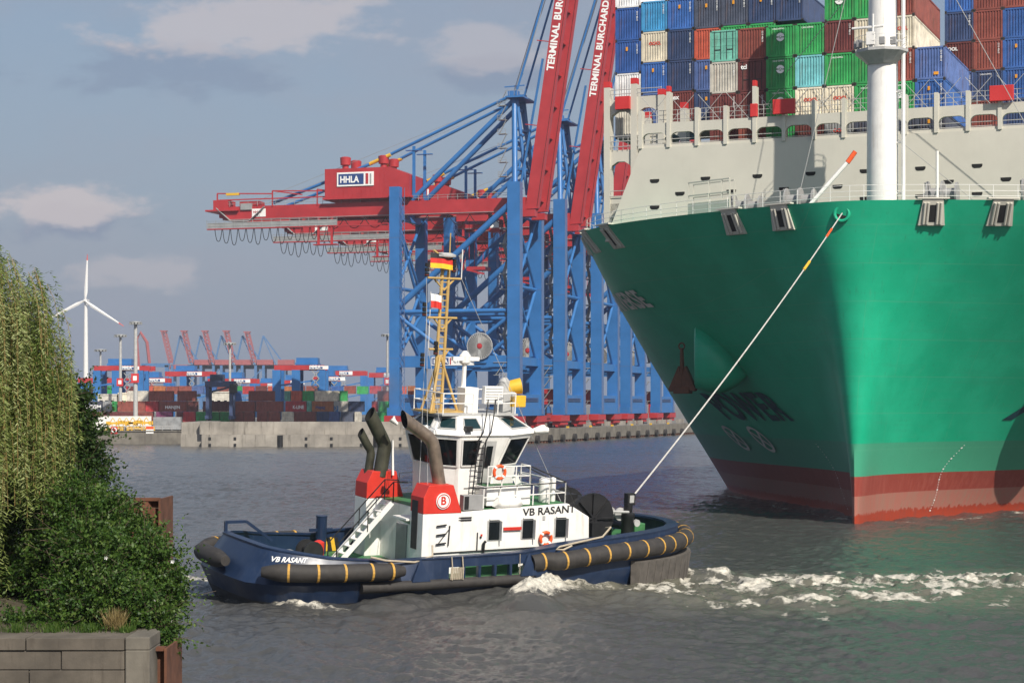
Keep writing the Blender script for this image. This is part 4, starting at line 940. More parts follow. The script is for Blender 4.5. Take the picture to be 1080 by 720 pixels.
# wind turbine
tb = at(90.5,425,2000); wt = thing('wind_turbine', 'tall white wind turbine with three red-tipped blades', 'wind turbine', (tb.x,tb.y,0))
mb = MB(); mb.lathe((0,0,0), [(3.0,0),(2.4,60),(1.7,116)], 20); mb.build('tower', white, wt, smooth=40)
mb = MB(); mb.box((-1.9,-3,115.4),(1.9,9,119)); mb.lathe((0,-4.2,117.2), [(.3,-1.6),(1.5,-.6),(1.9,1)], 14, 'y'); mb.build('nacelle', white, wt, bevel=.4)
redtip = paint('red_blade_tip', (.62,.05,.03), .5, .1)
for ang in (3, 123, 243):
    a = R(ang); d = Vector((math.sin(a),0,math.cos(a))); e = Vector((d.z,0,-d.x)); c = Vector((0,-4.4,117.2))
    def sect(r, w, t_): p = c+d*r; return [p+e*(-w*.35), p+e*(w*.1)+Vector((0,-t_,0)), p+e*(w*.65), p+e*(w*.1)+Vector((0,t_,0))]
    mb = MB(); mb.loft([sect(1,1.6,.8),sect(9,3.6,.7),sect(25,2.6,.4),sect(42.5,1.5,.22)]); bl = mb.build('blade', white, wt)
    mb = MB(); mb.loft([sect(42.5,1.5,.22),sect(49,.5,.1)]); mb.build('red_tip', redtip, bl)
# lamp masts
def lamp_mast(px, pyt, Y, r, label):
    p = at(px, pyt, Y); c = thing('lamp_mast', label, 'lamp mast', (p.x, Y, GZ), 0, 'floodlight masts on the terminal'); h_ = p.z-GZ
    mb = MB(); mb.lathe((0,0,0), [(r*1.3,0),(r,2),(r*.7,h_)], 12); mb.build('pole', lgrey, c, smooth=40)
    mb = MB(); R_ = 6.6/F*Y; mb.lathe((0,0,h_), [(.3,-.7),(R_*.8,-.12),(R_,0),(R_*.95,.22),(.3,.35)], 18)
    for k in range(10): a = k*math.pi/5; mb.box((R_*.85*math.cos(a)-.3,R_*.85*math.sin(a)-.3,-.55+h_),(R_*.85*math.cos(a)+.3,R_*.85*math.sin(a)+.3,h_-.05))
    mb.build('lamp_head', crane_grey, c, smooth=40)
    mb = MB(); zb = (h_)*.40; mb.box((-1.0,-.9,zb),(1.0,-.6,zb+2.4)); mb.i = 1; mb.box((-.5,-.93,zb+.6),(.5,-.88,zb+1.8)); mb.build('sign', [redcap, wpure], c)
lamp_mast(143, 340, 500, .62, 'tallest floodlight mast, behind the yellow spreader frames'); lamp_mast(127, 353.5, 590, .55, 'floodlight mast second in height, beside the tallest'); lamp_mast(106, 369, 680, .5, 'short floodlight mast beside the willow'); lamp_mast(242.5, 362, 620, .5, 'floodlight mast in front of the distant raised booms'); lamp_mast(408.5, 353, 640, .45, 'floodlight mast peeking out beside the first crane leg')
# straddle carrier
sc = thing('straddle_carrier', 'dark blue straddle carrier standing over the green containers', 'straddle carrier', at(231,425,515)+Vector((0,0,GZ-CH)))
mb = MB(); w_ = 3.2
for x in (-w_, w_): 
    for y in (0,4.5): mb.box((x-.45,y,1.2),(x+.45,y+.8,10.4))
    mb.box((x-.5,-1,.9),(x+.5,6,1.8))
mb.box((-w_-.6,-.2,9.6),(w_+.6,5.5,11.2)); mb.build('frame', MATS['container_navy'], sc)
mb = MB(); mb.box((-2.5,0,11.2),(1,4,13)); mb.bar((-w_,.4,8),(w_,.4,9.6),.5); mb.build('engine_deck', navy, sc); mb = MB(); mb.box((w_-.2,-.8,8),(w_+1.6,1.5,10.4)); mb.build('cab', black, sc)
mb = MB()
for x in (-w_, w_):
    for y in (-.6,1.6,3.8): mb.lathe((x-.3,y+.5,.75), [(.2,0),(.75,.05),(.75,.55),(.2,.6)], 14, 'x'); mb.cut()
mb.build('wheel', rubber, sc)
# spreaders, railing, boards on the low quay
base = at(136,457,441); 
for i, (a, b_, z0) in enumerate(((110,135,0),(128,160,0),(112,142,1.25),(133,158,1.35))):
    x0, x1 = (a-540)/F*446, (b_-540)/F*446; mb = MB()
    for y in (446.5,449): 
        mb.box((x0,y,3.3+z0),(x1,y+.35,3.75+z0))
        for x in np.linspace(x0,x1,4): mb.box((x-.12,y-.1,3.0+z0),(x+.12,y+.45,3.95+z0))
    for x in (x0, x1-.4): mb.box((x,446.3,3.1+z0),(x+.4,449.6,3.9+z0))
    mb.box(((x0+x1)/2-.7,446.4,3.5+z0),((x0+x1)/2+.6,449,4.1+z0)); 
    for k in range(3): mb.tube([(x0+1+k*1.6,446.3,4+z0),(x0+1.5+k*1.6,446.2,4.8+z0),(x0+2+k*1.6,446.3,4+z0)],.12,5)
    tag(mb.build('spreader_frame', yellow), ['yellow spreader frame on the low quay, tree end','yellow spreader frame lying at the block quay end','upper yellow spreader frame stacked at the tree end','upper yellow spreader frame under the tallest lamp mast'][i], 'spreader', 'yellow spreader frames on the quay')
mb = MB(); x0, x1 = (82-540)/F*441, (184-540)/F*441
for zr in (3.6,4.15): mb.tube([(x0,440.4,zr),(x1,440.4,zr)], .07, 6)
for x in np.arange(x0, x1, 2.2): mb.tube([(x,440.4,3.1),(x,440.4,4.15)], .06, 6)
tag(mb.build('railing', lgrey), 'grey pipe railing along the low quay edge', 'railing')
p = at(120.5,453.5,440); mb = MB(); mb.box((p.x-.75,p.y-.1,p.z-.8),(p.x+.75,p.y,p.z+.8)); mb.i = 1; mb.ring((p.x,p.y-.18,p.z),.5,.14); tag(mb.build('lifebuoy_board', [redcap, wpure]), 'red lifebuoy board hanging at the low quay railing', 'lifebuoy')
mb = MB(); a = at(154,449.5,440); b_ = at(162,457,440); mb.box((a.x,439.9,b_.z),(b_.x,440.1,a.z)); mb.i = 1; mb.box((a.x,439.86,(a.z+b_.z)/2+.2),(b_.x,439.9,a.z)); tag(mb.build('notice_board', [wpure, orange]), 'white and orange notice board on the low quay edge', 'sign')
mb = MB(); mb.box((-101,452,3.2),(-86,452.4,6.4)); tag(mb.build('barrier_wall', white), 'white barrier wall between the tree and yellow frames', 'wall')
mb = MB(); mb.box((-85.5,452,3.2),(-79,454,6.2)); tag(mb.build('storage_container', CC['grey']), 'grey storage box beside the block quay', 'container')
for i, (px, w_, cn) in enumerate(((113,6,'dull white'),(140,9,'cream'),(232,7,'dull white'))):
    pp = at(px, 419, 600); mb = MB(); mb.box((pp.x-w_/2,600,3.2),(pp.x+w_/2,606,CH+2.5+i*.4)); mb.box((pp.x-w_/2-.2,599.8,CH+2.5+i*.4),(pp.x+w_/2+.2,606.2,CH+2.9+i*.4)); mb.i = 1
    for k in range(3): mb.box((pp.x-w_/2+.6+k*w_/3.4,599.95,9),(pp.x-w_/2+1.6+k*w_/3.4,600.05,10.4))
    tag(mb.build('site_office', [CC[cn], glass_dark]), ['pale site office behind the slate container','cream site office behind the tallest lamp mast','pale site office behind the straddle carrier'][i], 'building')
# background stacks under the block cranes
cn_ = ['brown','maroon','brown','blue','red','orange brown','dusty blue','green','coral','brown']
for i in range(26):
    px = 95+i*13.4; w_ = 12; yard(px, px+w_, 3 if i % 3 else 2.96, cn_[(i*7) % 10], 690+(i % 4), f'{cn_[(i*7) % 10]} container high in the rear stacks, {NTH[i]} from the tree')
# ---------------------------------------------------------------- tug
tug = thing('tugboat', 'blue and white harbour tug with red funnels and black exhausts, hauling on a line', 'tugboat', (-3.5, 98, 0), (R(5), 0, R(32)))
TM = Matrix.Translation((-3.5,98,0)) @ Matrix.Rotation(R(32),4,'Z') @ Matrix.Rotation(R(5),4,'X')
V3 = lambda u, v, z: (u, -v, z)
def tw(u, v, z): return TM @ Vector((u,-v,z))
OUT = [(14.3,0),(14.15,1.0),(13.65,2.1),(12.75,3.1),(11.5,3.9),(10.0,4.5),(8.4,4.9),(6.5,5.12),(4,5.2),(1.7,5.2),(1.6,5.2),(.8,5.2),(.7,5.2),(-.1,5.2),(-.2,5.2),(-1.0,5.2),(-1.1,5.2),(-1.9,5.2),(-2.0,5.2),(-2.8,5.2),(-4.2,5.2),(-6,5.15),(-8,5.02),(-9.5,4.75),(-10.8,4.3),(-11.8,3.6),(-12.4,2.7),(-12.5,1.5),(-12.55,0)]
loop = OUT+[(u,-v) for u, v in OUT[1:-1]][::-1]
def sheer(u): return float(np.interp(u, [-12.6,-9.5,-6,-4,1.5,2.5,7,11,15], [2.9,2.5,2.3,2.42,2.5,2.6,2.95,3.1,3.1]))
def deckz(u): return float(np.interp(u, [-13.6,-3,3,9,15], [1.52,1.4,1.4,2.05,2.3]))
def ins(p, d):
    u, v = p; c = 3.0 if u > 0 else -3.0; du, dv = u-c, v
    if abs(u) <= 3: return (u, v-math.copysign(d, v) if v else v)
    l = math.hypot(du if abs(u) > 3 else 0, dv); return (u-du/l*d, v-dv/l*d)
def lean(u): return float(np.interp(u, [-12.9,-11,-6,-4.4,-4.0,1.5,2.0,15], [1.1,1.0,.6,.35,.05,.05,.25,.35]))
prof = [(-1.6,lambda u: 2.2 if u > 0 else 1.9),(-.2,lambda u: .75),(.45,lambda u: .42),(1.35,lambda u: .0)]
rowsf = [[V3(*ins(p, f(p[0])), z) for p in loop] for z, f in prof]
zb1, zb2 = 1.42, 2.0
def brow(k, extra=0): # k 0..1 up the bulwark
    return [V3(*ins(p, lean(p[0])*k+extra), (zb1 if k == 0 else 1.35+(sheer(p[0])-1.35)*k)) for p in loop]
def bz(z, extra=0):
    return [V3(*ins(p, lean(p[0])*max(0,(z-1.35)/(sheer(p[0])-1.35))+extra), z) for p in loop]
rowsf += [bz(1.42), bz(2.0), brow(1)]
inw = lambda z, e: [V3(*ins(p, lean(p[0])+e), z) for p in loop]
inn = [brow(1, .22), inw(2.0, .20), inw(1.42, .18)]
n = len(loop); mb = MB(); allr = rowsf+inn; vs = [v for r in allr for v in r]; fs = []; ms = []
for i in range(len(allr)-1):
    for j in range(n):
        j2 = (j+1) % n; um = (loop[j][0]+loop[j2][0])/2
        hole = (i in (4, 8)) and abs(loop[j][0]-loop[j2][0]) > .5 and -2.9 < um < 1.65 and abs(loop[j][1]) > 5.15
        if hole: continue
        fs.append((i*n+j, i*n+j2, (i+1)*n+j2, (i+1)*n+j)); ms.append(1 if i < 2 else 0)
mb.v = vs; mb.f = fs; mb.m = ms; mb.build('hull', [navy, paint('boot_top_black', (.022,.024,.028), .5, .4, 1.2, .5, (.09,.085,.075))], tug, smooth=35)
mb = MB(); dk = [V3(*ins(p, .30), deckz(p[0])+.0) for p in OUT]; dk2 = [(x,-y,z) for x,y,z in dk]; mb.strip([dk, [(x,0,z) for x,y,z in dk], dk2]); mb.build('deck', green_deck, tug)
# stern quarter cap (wide sloping shoulder) and bow cap rail
mb = MB()
capn = [p for p in loop]; rr = [[V3(*ins(p, lean(p[0])-.05), sheer(p[0])+.0) for p in loop],[V3(*ins(p, lean(p[0])-.05), sheer(p[0])+.07) for p in loop],[V3(*ins(p, lean(p[0])+.32+(.0 if p[0] < 4 else .35)), sheer(p[0])+.09) for p in loop],[V3(*ins(p, lean(p[0])+.32+(.0 if p[0] < 4 else .35)), sheer(p[0])-.02) for p in loop]]
mb.loft([list(x) for x in zip(*rr)], cap=False, ring_closed=True); mb.build('cap_rail', navy, tug, smooth=40)
# fenders
def dense(pts, step=.12):
    out = []
    for a, b_ in zip(pts[:-1], pts[1:]):
        k = max(1, int(math.hypot(a[0]-b_[0], a[1]-b_[1])/step)); out += [(a[0]+(b_[0]-a[0])*i/k, a[1]+(b_[1]-a[1])*i/k) for i in range(k)]
    return out+[pts[-1]]
def smooth(pts, it=3):
    for _ in range(it): pts = [pts[0]]+[tuple((pts[i-1][k]+2*pts[i][k]+pts[i+1][k])/4 for k in range(len(pts[0]))) for i in range(1, len(pts)-1)]+[pts[-1]]
    return pts
def roll(pts2, zf, r, off, name, bands, bname='rope_band', every=1.25, taper=False):
    d = smooth(dense(pts2, .3), 6); pts = [Vector(V3(*ins(p, -off), zf(p[0]))) for p in d]
    k = len(pts); rs = [r*(min(1, .55+.45*min(i, k-1-i)/2.5) if taper else 1) for i in range(k)]
    mb = MB(); mb.tube(pts, rs, 14); fo = mb.build(name, rubber, tug, smooth=50)
    if bands:
        acc = 0; nxt = .5
        for i in range(1, k-1):
            acc += (pts[i]-pts[i-1]).length
            if acc > nxt:
                nxt += every; dd = (pts[i+1]-pts[i-1]).normalized()*.055; mb = MB(); mb.tube([pts[i]-dd, pts[i]+dd], r*1.02, 16); mb.build(bname, ropey, fo)
near = [p for p in OUT]
bowf = [(u, v) for u, v in OUT if u >= 2][::-1]; bowf = [(2.0,5.2)]+bowf+[(u,-v) for u, v in bowf[::-1][1:]]+[(2.0,-5.2)]
roll(bowf, lambda u: float(np.interp(u,[2,7,15],[1.95,2.35,2.55])), .46, .22, 'bow_fender', True, every=1.28)
st = [(-5.3,5.16)]+[(u, v) for u, v in OUT if -11.9 < u < -5.4]
roll(st, lambda u: 1.98, .43, .25, 'stern_fender', True, taper=True); roll([(u,-v) for u, v in st], lambda u: 1.98, .43, .25, 'stern_fender', True, taper=True)
roll([(-12.3,-2.7),(-12.5,-1.5),(-12.55,-.4),(-12.55,.4),(-12.5,1.0)], lambda u: 2.1, .45, .20, 'transom_fender', False, taper=True)
mid = [(2.0,5.2),(-7.5,5.06)]
for s in (1,-1): roll([(u,s*v) for u, v in mid], lambda u: 1.2, .26, .05, 'side_rubbing_strake', False)
# block fender round the lower bow
mb = MB(); bl = smooth(dense([(8.2,4.95)]+[(u,v) for u, v in OUT if u > 8.5][::-1]+[(u,-v) for u, v in OUT if u > 8.5][1:]+[(8.2,-4.95)], .3), 4)
def bo(o, z): return [V3(*ins(p, -o), z) for p in bl]
mb.loft([list(x) for x in zip(bo(.05,.1),bo(.38,.15),bo(.55,1.75),bo(.0,1.8))], cap=True); mb.build('bow_block_fender', rubgrey, tug, smooth=40)
mb = MB()
for i in range(2, len(bl)-2, 2):
    p = ins(bl[i], -.5); q = ins(bl[i], -.64); mb.bar(V3(*ins(bl[i],-.40),.2), V3(*ins(bl[i],-.55),1.7), .05)
mb.build('fender_rib', rubgrey, tug)
# gussets, freeing port bars, hanging rope fenders
mb = MB()
for u in (-4.4,1.75):
    mb.prism([(u-.5,1.4),(u+.5,1.4),(u,2.5)], lambda a, z: V3(a,5.16,z), lambda a, z: V3(a,5.36-(z-1.4)*.16,z)); mb.cut()
for u in (.75,-.15,-1.05,-1.95): mb.box((u-.08,-5.16,1.4),(u+.08,-4.95,2.02)); mb.cut()
mb.build('bulwark_gusset', navy, tug)
mb = MB()
for k in range(8): u = -2.75+k*.095; mb.tube([V3(u,5.3,1.42),V3(u,5.34,2.0)], .04, 6)
for u in (-2.7,-2.1): mb.tube([V3(u,5.22,2.52),V3(u,5.34,2.0),V3(u,5.36,1.4)], .03, 6)
mb.cut(); mb.tube([V3(1.2,5.25,2.5),V3(1.2,5.3,1.5)], .02, 5); mb.build('hanging_rope', rope, tug)
mb = MB(); mb.tube([V3(-6.9,4.75,2.62),V3(-6.2,4.95,2.45),V3(-4.6,4.95,2.3),V3(-3.6,4.9,2.55),V3(-3.4,4.5,3.0)], .05, 6); mb.cut(); mb.tube([V3(3.6,5.15,2.75),V3(5,5.05,2.95),V3(6.4,4.85,3.1),V3(7.2,4.4,3.5),V3(7.6,3.4,3.3)], .05, 6); mb.tube([V3(3.6,5.15,2.75),V3(3.3,5.3,2.65),V3(3.7,5.35,2.62),V3(4.3,5.2,2.78)],.05,6); mb.build('mooring_rope', rope, tug)
# deckhouse
dh = MB(); dh.prism([(-2.6,1.2),(-2.6,4.38),(5.05,4.68),(6.38,3.95),(6.5,1.6)], lambda a, z: V3(a,3.6,z), lambda a, z: V3(a,-3.6,z))
house = dh.build('deckhouse', white, tug, bevel=.05)
mb = MB(); mb.prism([(-1.2,4.45),(4.95,4.70),(4.95,4.72),(-1.2,4.47)], lambda a, z: V3(a,3.38,z), lambda a, z: V3(a,-3.38,z)); mb.prism([(-2.6,4.4),(-1.2,4.46),(-1.2,4.48),(-2.6,4.42)], lambda a, z: V3(a,2.3,z), lambda a, z: V3(a,-2.3,z)); mb.build('upper_deck', green_deck, tug)
for u in (.62,2.62,4.62):
    mb = MB(); mb.box((u-.40,-3.63,2.92),(u+.40,-3.55,3.98)); w_ = mb.build('window', lgrey, house, bevel=.05)
    mb = MB(); mb.box((u-.31,-3.66,3.0),(u+.29,-3.62,3.9)); mb.build('pane', glass_dark, w_)
    mb = MB(); mb.box((u+.30,-3.9,2.95),(u+.36,-3.62,3.95)); mb.box((u-.3,-3.72,4.0),(u+.3,-3.62,4.06)); mb.build('frame', white, w_)
mb = MB(); mb.box((1.15,-3.72,3.45),(2.2,-3.62,3.6)); mb.build('red_fire_box', redp, house)
mb = MB()
for u, z in ((-1.1,4.12),(-1.1,4.0)): mb.box((u-.38,-3.64,z),(u+.38,-3.61,z+.07))
for k in range(3): mb.bar(V3(-2.75,3.72,2.9+k*.45),V3(-2.2,3.72,2.95+k*.45), .06)
mb.bar(V3(-2.05,3.7,2.8),V3(-2.0,3.7,3.8), .05); mb.bar(V3(-2.6,3.7,2.95),V3(-2.05,3.7,3.6), .03); mb.tube([V3(-.35,3.66,2.5),V3(-.35,3.66,3.4)], .03, 5); mb.box((-.2,-3.66,3.1),(-.1,-3.62,3.2)); mb.bar(V3(-2.9,3.68,2.45),V3(6.3,3.66,2.55), .05); mb.tube([V3(.0,3.68,2.3),V3(0,3.72,2.85),V3(.1,3.72,2.95)], .08, 6); mb.build('wall_fitting', black, house)
mb = MB(); mb.box((2.0+1.5,-3.64,3.9),(3.65,-3.61,4.1)); mb.i = 1; mb.box((3.52,-3.64,3.15),(3.68,-3.61,3.3)); mb.i = 2; mb.box((-.15,-3.64,3.2),(-.05,-3.61,3.3)); mb.build('small_sign', [lgrey, green_deck, redp], house)
text('VB RASANT', .62, 'lettering', black, house, lambda a, b_: Vector((2.55+a*.88,-3.55+.0,4.22+b_*.62+a*.03)) if 0 else Vector((2.3+a*.98,-3.615,4.13+b_*.86+a*.035)), bold=.022)
# funnels with exhausts
for s in (1, -1):
    mb = MB(); y0, y1 = (2.35*s, 3.64*s)
    mb.box((-3.5,min(-y0,-y1),1.2 if s > 0 else 1.4),(-1.35,max(-y0,-y1),4.40)); cas = mb.build('funnel_casing', white, tug, bevel=.03)
    mb = MB(); mb.prism([(-3.5,4.41),(-3.5,5.2),(-3.2,5.8),(-1.82,5.8),(-1.32,4.41)], lambda a, z: V3(a,y1+s*.012-(z-4.4)*.03*s,z), lambda a, z: V3(a,y0-s*.01,z)); fun = mb.build('funnel_top', redp, tug, bevel=.02)
    if s > 0: mb = MB(); mb.box((-3.54,min(-(s*2.55),-(s*3.1)),2.6),(-3.49,max(-(s*2.55),-(s*3.1)),5.0)); mb.build('louvre', black, cas)
    if s > 0:
        mb = MB(); c = (-2.42,-3.69,5.03); mb.lathe((c[0],c[1]+.02,c[2]), [(.01,-.03),(.40,-.03),(.40,.02)], 28, 'y'); e_ = mb.build('emblem', wpure, fun)
        mb = MB(); mb.ring((c[0],c[1]-.02,c[2]), .335, .022, 'y', 28, 6); mb.build('emblem_ring', redp, e_)
        text('B', .56, 'lettering', redp, e_, lambda a, b_: Vector((c[0]+a,c[1]-.02,c[2]+b_)), bold=.03, center=True)
def pipe(pts, r, name, m):
    P_ = [Vector(V3(*p)) for p in pts]; mb = MB(); d = (P_[-1]-P_[-2]).normalized(); n_ = 16; rings = []; 
    mb.tube(P_, r, n_, cap=False)
    # oblique cut end with wall and dark inside
    top = mb.v[-n_:]; mb.v[-n_:] = [tuple(Vector(v)+d*(Vector(v)-P_[-1]).dot(Vector((0,0,1)))*1.15) for v in top]
    outer = mb.v[-n_:]; c = sum((Vector(v) for v in outer), Vector())/n_
    mb.i = 1; mb.loft([outer, [c+(Vector(v)-c)*.86 for v in outer], [c+(Vector(v)-c)*.82-d*.9 for v in outer]], cap=False); k = len(mb.v); mb.f.append(tuple(range(k-n_, k))); mb.m.append(1)
    return mb.build(name, [m, soot_and_dark], tug, smooth=50)
pipe([(-2.15,2.85,5.5),(-2.62,2.85,7.55),(-2.72,2.85,7.85),(-2.95,2.85,8.1),(-3.25,2.85,8.3),(-4.35,2.85,9.0)], .33, 'exhaust_pipe', steel)
pipe([(-2.62,-2.65,5.5),(-2.42,-2.65,6.9),(-2.42,-2.65,7.15),(-2.55,-2.65,7.4),(-3.35,-2.65,8.75)], .36, 'exhaust_pipe', steel_green)
pipe([(-3.1,-3.1,5.4),(-2.95,-3.1,6.6),(-3.0,-3.1,6.85),(-3.2,-3.1,7.1),(-3.6,-3.1,7.75)], .22, 'exhaust_pipe', steel_green)
mb = MB(); mb.bar(V3(-1.95,2.2,5.5),V3(-2.6,2.3,8.1), .12); mb.cut(); mb.bar(V3(-2.1,-2.2,5.6),V3(-2.1,-2.4,7.4), .1); mb.build('exhaust_stay', white, tug)
# aft wall recess, stair, hatches
mb = MB(); mb.box((-2.66,-1.9,1.4),(-2.58,-1.05,3.6)); mb.box((-2.66,-.5,1.4),(-2.58,.6,3.4)); mb.build('aft_door', grey, house, bevel=.02)
mb = MB(); mb.box((-1.3,-4.05,1.38),(1.9,-3.62,2.05)); mb.build('deck_coaming', green_deck, house, bevel=.03)
mb = MB(); mb.box((-3.7,-2.3,3.9),(-2.6,-.9,4.0)); mb.prism([(-3.7,3.9),(-2.6,3.9),(-2.6,3.4)], lambda a, z: V3(a,1.4,z), lambda a, z: V3(a,1.3,z)); mb.build('aft_canopy', white, house)
mb = MB()
A_, B_ = (-6.0,1.35), (-3.0,4.45)
for v in (-1.3,-.45): mb.bar(V3(A_[0],v,A_[1]),V3(B_[0],v,B_[1]), .08,.26)
for k in range(9): q = (k+.5)/9; u = A_[0]+(B_[0]-A_[0])*q; z = A_[1]+(B_[1]-A_[1])*q; mb.box((u-.16,.45,z),(u+.16,1.3,z+.04))
stair = mb.build('stair', white, tug)
mb = MB()
for v in (-1.35,-.4):
    mb.tube([V3(A_[0]-.1,v,A_[1]+1.0),V3(B_[0],v,B_[1]+1.05),V3(B_[0]+.8,v,B_[1]+1.0)], .035, 6); mb.tube([V3(A_[0]-.1,v,A_[1]),V3(A_[0]-.1,v,A_[1]+1.0)], .035, 6); mb.tube([V3(-4.4,v,3.0),V3(-4.4,v,4.1)], .03, 6); mb.tube([V3(B_[0],v,B_[1]),V3(B_[0],v,B_[1]+1.05)], .035, 6)
mb.build('stair_rail', black, stair)
mb = MB(); mb.lathe(V3(-6.3,-2.0,1.4), [(.28,0),(.28,.9),(.1,1.0)], 12); mb.build('red_hose_drum', redp, tug, smooth=40)
# wheelhouse
oc = lambda u0, u1, hw, c, z: [V3(u0,-hw+c*1.1,z),V3(u0+c,-hw,z),V3(u1-c*2.3,-hw,z),V3(u1,-hw+c*1.25,z),V3(u1,hw-c*1.25,z),V3(u1-c*2.3,hw,z),V3(u0+c,hw,z),V3(u0,hw-c*1.1,z)]
r0 = oc(-1.45,3.1,2.05,.8,4.45); r1 = oc(-1.5,3.3,2.1,.8,6.42); r2 = oc(-1.85,4.05,2.5,.9,8.05); r2b = oc(-1.95,4.15,2.6,.9,8.12); r2c = oc(-1.9,4.1,2.55,.9,8.3); r3 = oc(-1.2,3.1,1.6,.7,9.02)
mb = MB(); mb.loft([r0,r1,r2,r2b,r2c,r3]); wh = mb.build('wheelhouse', white, tug)
def pane(a, b_, c, d, m0, m1, e=.02, mat=glass_dark, name='window'):
    a, b_, c, d = map(Vector, (a,b_,c,d)); P_ = lambda s, t_: (a*(1-s)+b_*s)*(1-t_)+(d*(1-s)+c*s)*t_
    q = [P_(m0[0],m1[0]),P_(m0[1],m1[0]),P_(m0[1],m1[1]),P_(m0[0],m1[1])]; nrm = (q[1]-q[0]).cross(q[3]-q[0]).normalized(); cc = sum(q, Vector())/4
    if nrm.dot(cc-Vector((.8,0,7.2))) < 0: nrm = -nrm
    mb = MB(); mb.add([p+nrm*e for p in q]+[p-nrm*.01 for p in q], [(0,1,2,3),(7,6,5,4),(0,4,5,1),(1,5,6,2),(2,6,7,3),(3,7,4,0)]); o = mb.build(name, mat, wh)
    mb = MB(); k = [p+nrm*(e+.01) for p in q]
    for i in range(4): mb.bar(k[i], k[(i+1) % 4], .07, .05, up=nrm)
    mb.build('frame', white if mat is glass_dark else lgrey, o); return o
for i in range(8):
    j = (i+1) % 8
    if i == 5:   # long near side
        pane(r1[i],r1[j],r2[j],r2[i],(.55,.94),(.08,.92)); pane(r1[i],r1[j],r2[j],r2[i],(.10,.36),(.08,.92)) if 0 else None
    elif i == 1: pane(r1[i],r1[j],r2[j],r2[i],(.06,.46),(.06,.92)); pane(r1[i],r1[j],r2[j],r2[i],(.54,.94),(.06,.92))
    else: pane(r1[i],r1[j],r2[j],r2[i],(.07,.93),(.06,.93))
for i in (0,2,3,4,6,7,5,1):
    j = (i+1) % 8
    pane(r2c[i],r2c[j],r3[j],r3[i],(.14,.86) if i not in (1,5) else (.55,.9),(.14,.82), mat=glass_top, name='roof_window')
# wing door on near side
mb = MB(); d0 = Vector(V3(1.35,2.3,4.7)); mb.add([V3(.45,2.24,5.15),V3(1.05,2.24,5.15),V3(1.15,2.66,7.85),V3(.45,2.66,7.85)], [(0,1,2,3)]); mb.i = 1; mb.add([V3(.56,2.50,6.5),V3(.9,2.50,6.5),V3(.94,2.68,7.6),V3(.56,2.68,7.6)], [(0,1,2,3)]); mb.build('wing_door', [lgrey, glass_dark], wh, fix=False)
mb = MB(); mb.box((-1.5,-1.6,9.03),(3.0,1.6,9.12)); mb.build('roof_deck', lgrey, wh)
mb = MB()
for p in ((1.8,-1.55,9.1),(3.0,-1.3,9.1),(3.0,1.3,9.1),(1.4,1.55,9.1),(-1.4,1.5,9.1),(-1.4,-1.5,9.1),(.3,-1.58,9.1)): mb.tube([p,(p[0],p[1],p[2]+1.05)], .035, 6)
for zr in (.55,1.05): mb.tube([(1.8,-1.55,9.1+zr),(3,-1.3,9.1+zr),(3,1.3,9.1+zr),(-1.4,1.5,9.1+zr),(-1.4,-1.5,9.1+zr),(.3,-1.58,9.1+zr)], .03, 6)
mb.build('roof_rail', white, wh)
mb = MB(); mb.box((.2,-.9,9.1),(1.0,-.1,10.4)); mb.box((1.2,-1.2,9.6),(2.3,-.9,10.5)); mb.i = 1
for k in range(6): mb.box((1.25,-1.22,9.65+k*.14),(2.25,-1.19,9.7+k*.14))
mb.build('roof_locker', [white, lgrey], wh, bevel=.02)
mb = MB()
for u in (-.1,.35): mb.tube([V3(u+1.0,2.05,9.9),V3(u+.75,2.35,9.2),V3(u+.3,2.85,8.3),V3(u+.1,2.75,7.9),V3(u,2.5,4.6)], .035, 6)
for k in range(12): z = 4.8+k*.3; mb.tube([V3(-.1,2.5+.0*k+(z-4.6)*.075,z),V3(.35,2.5+(z-4.6)*.075,z)], .025, 6)
mb.build('ladder', black, wh)
mb = MB()
for p, q in ((V3(-2.6,2.2,8.35),V3(-2.9,2.3,8.5)),(V3(4.1,1.6,8.2),V3(4.5,1.9,8.3)),(V3(4.3,1.0,8.2),V3(4.75,1.2,8.35)),(V3(-2.5,-1.2,8.35),V3(-2.8,-1.3,8.6)),(V3(-2.45,1.2,8.35),V3(-2.9,1.2,8.5))): mb.tube([p,q,(q[0]+.15,q[1],q[2])], [.08,.16,.17], 8); mb.cut()
mb.build('search_light', white, wh, smooth=50)
mb = MB(); mb.box((-.7,-2.75,8.35),(-.35,-2.45,8.6)); mb.build('horn', black, wh)
# bridge wing platform
mb = MB(); mb.box((.3,-3.3,4.65),(2.9,-2.15,5.6)); mb.build('wing_platform', white, wh, bevel=.03); mb = MB(); mb.box((.35,-3.25,5.61),(2.85,-2.2,5.63)); mb.build('wing_deck', green_deck, wh)
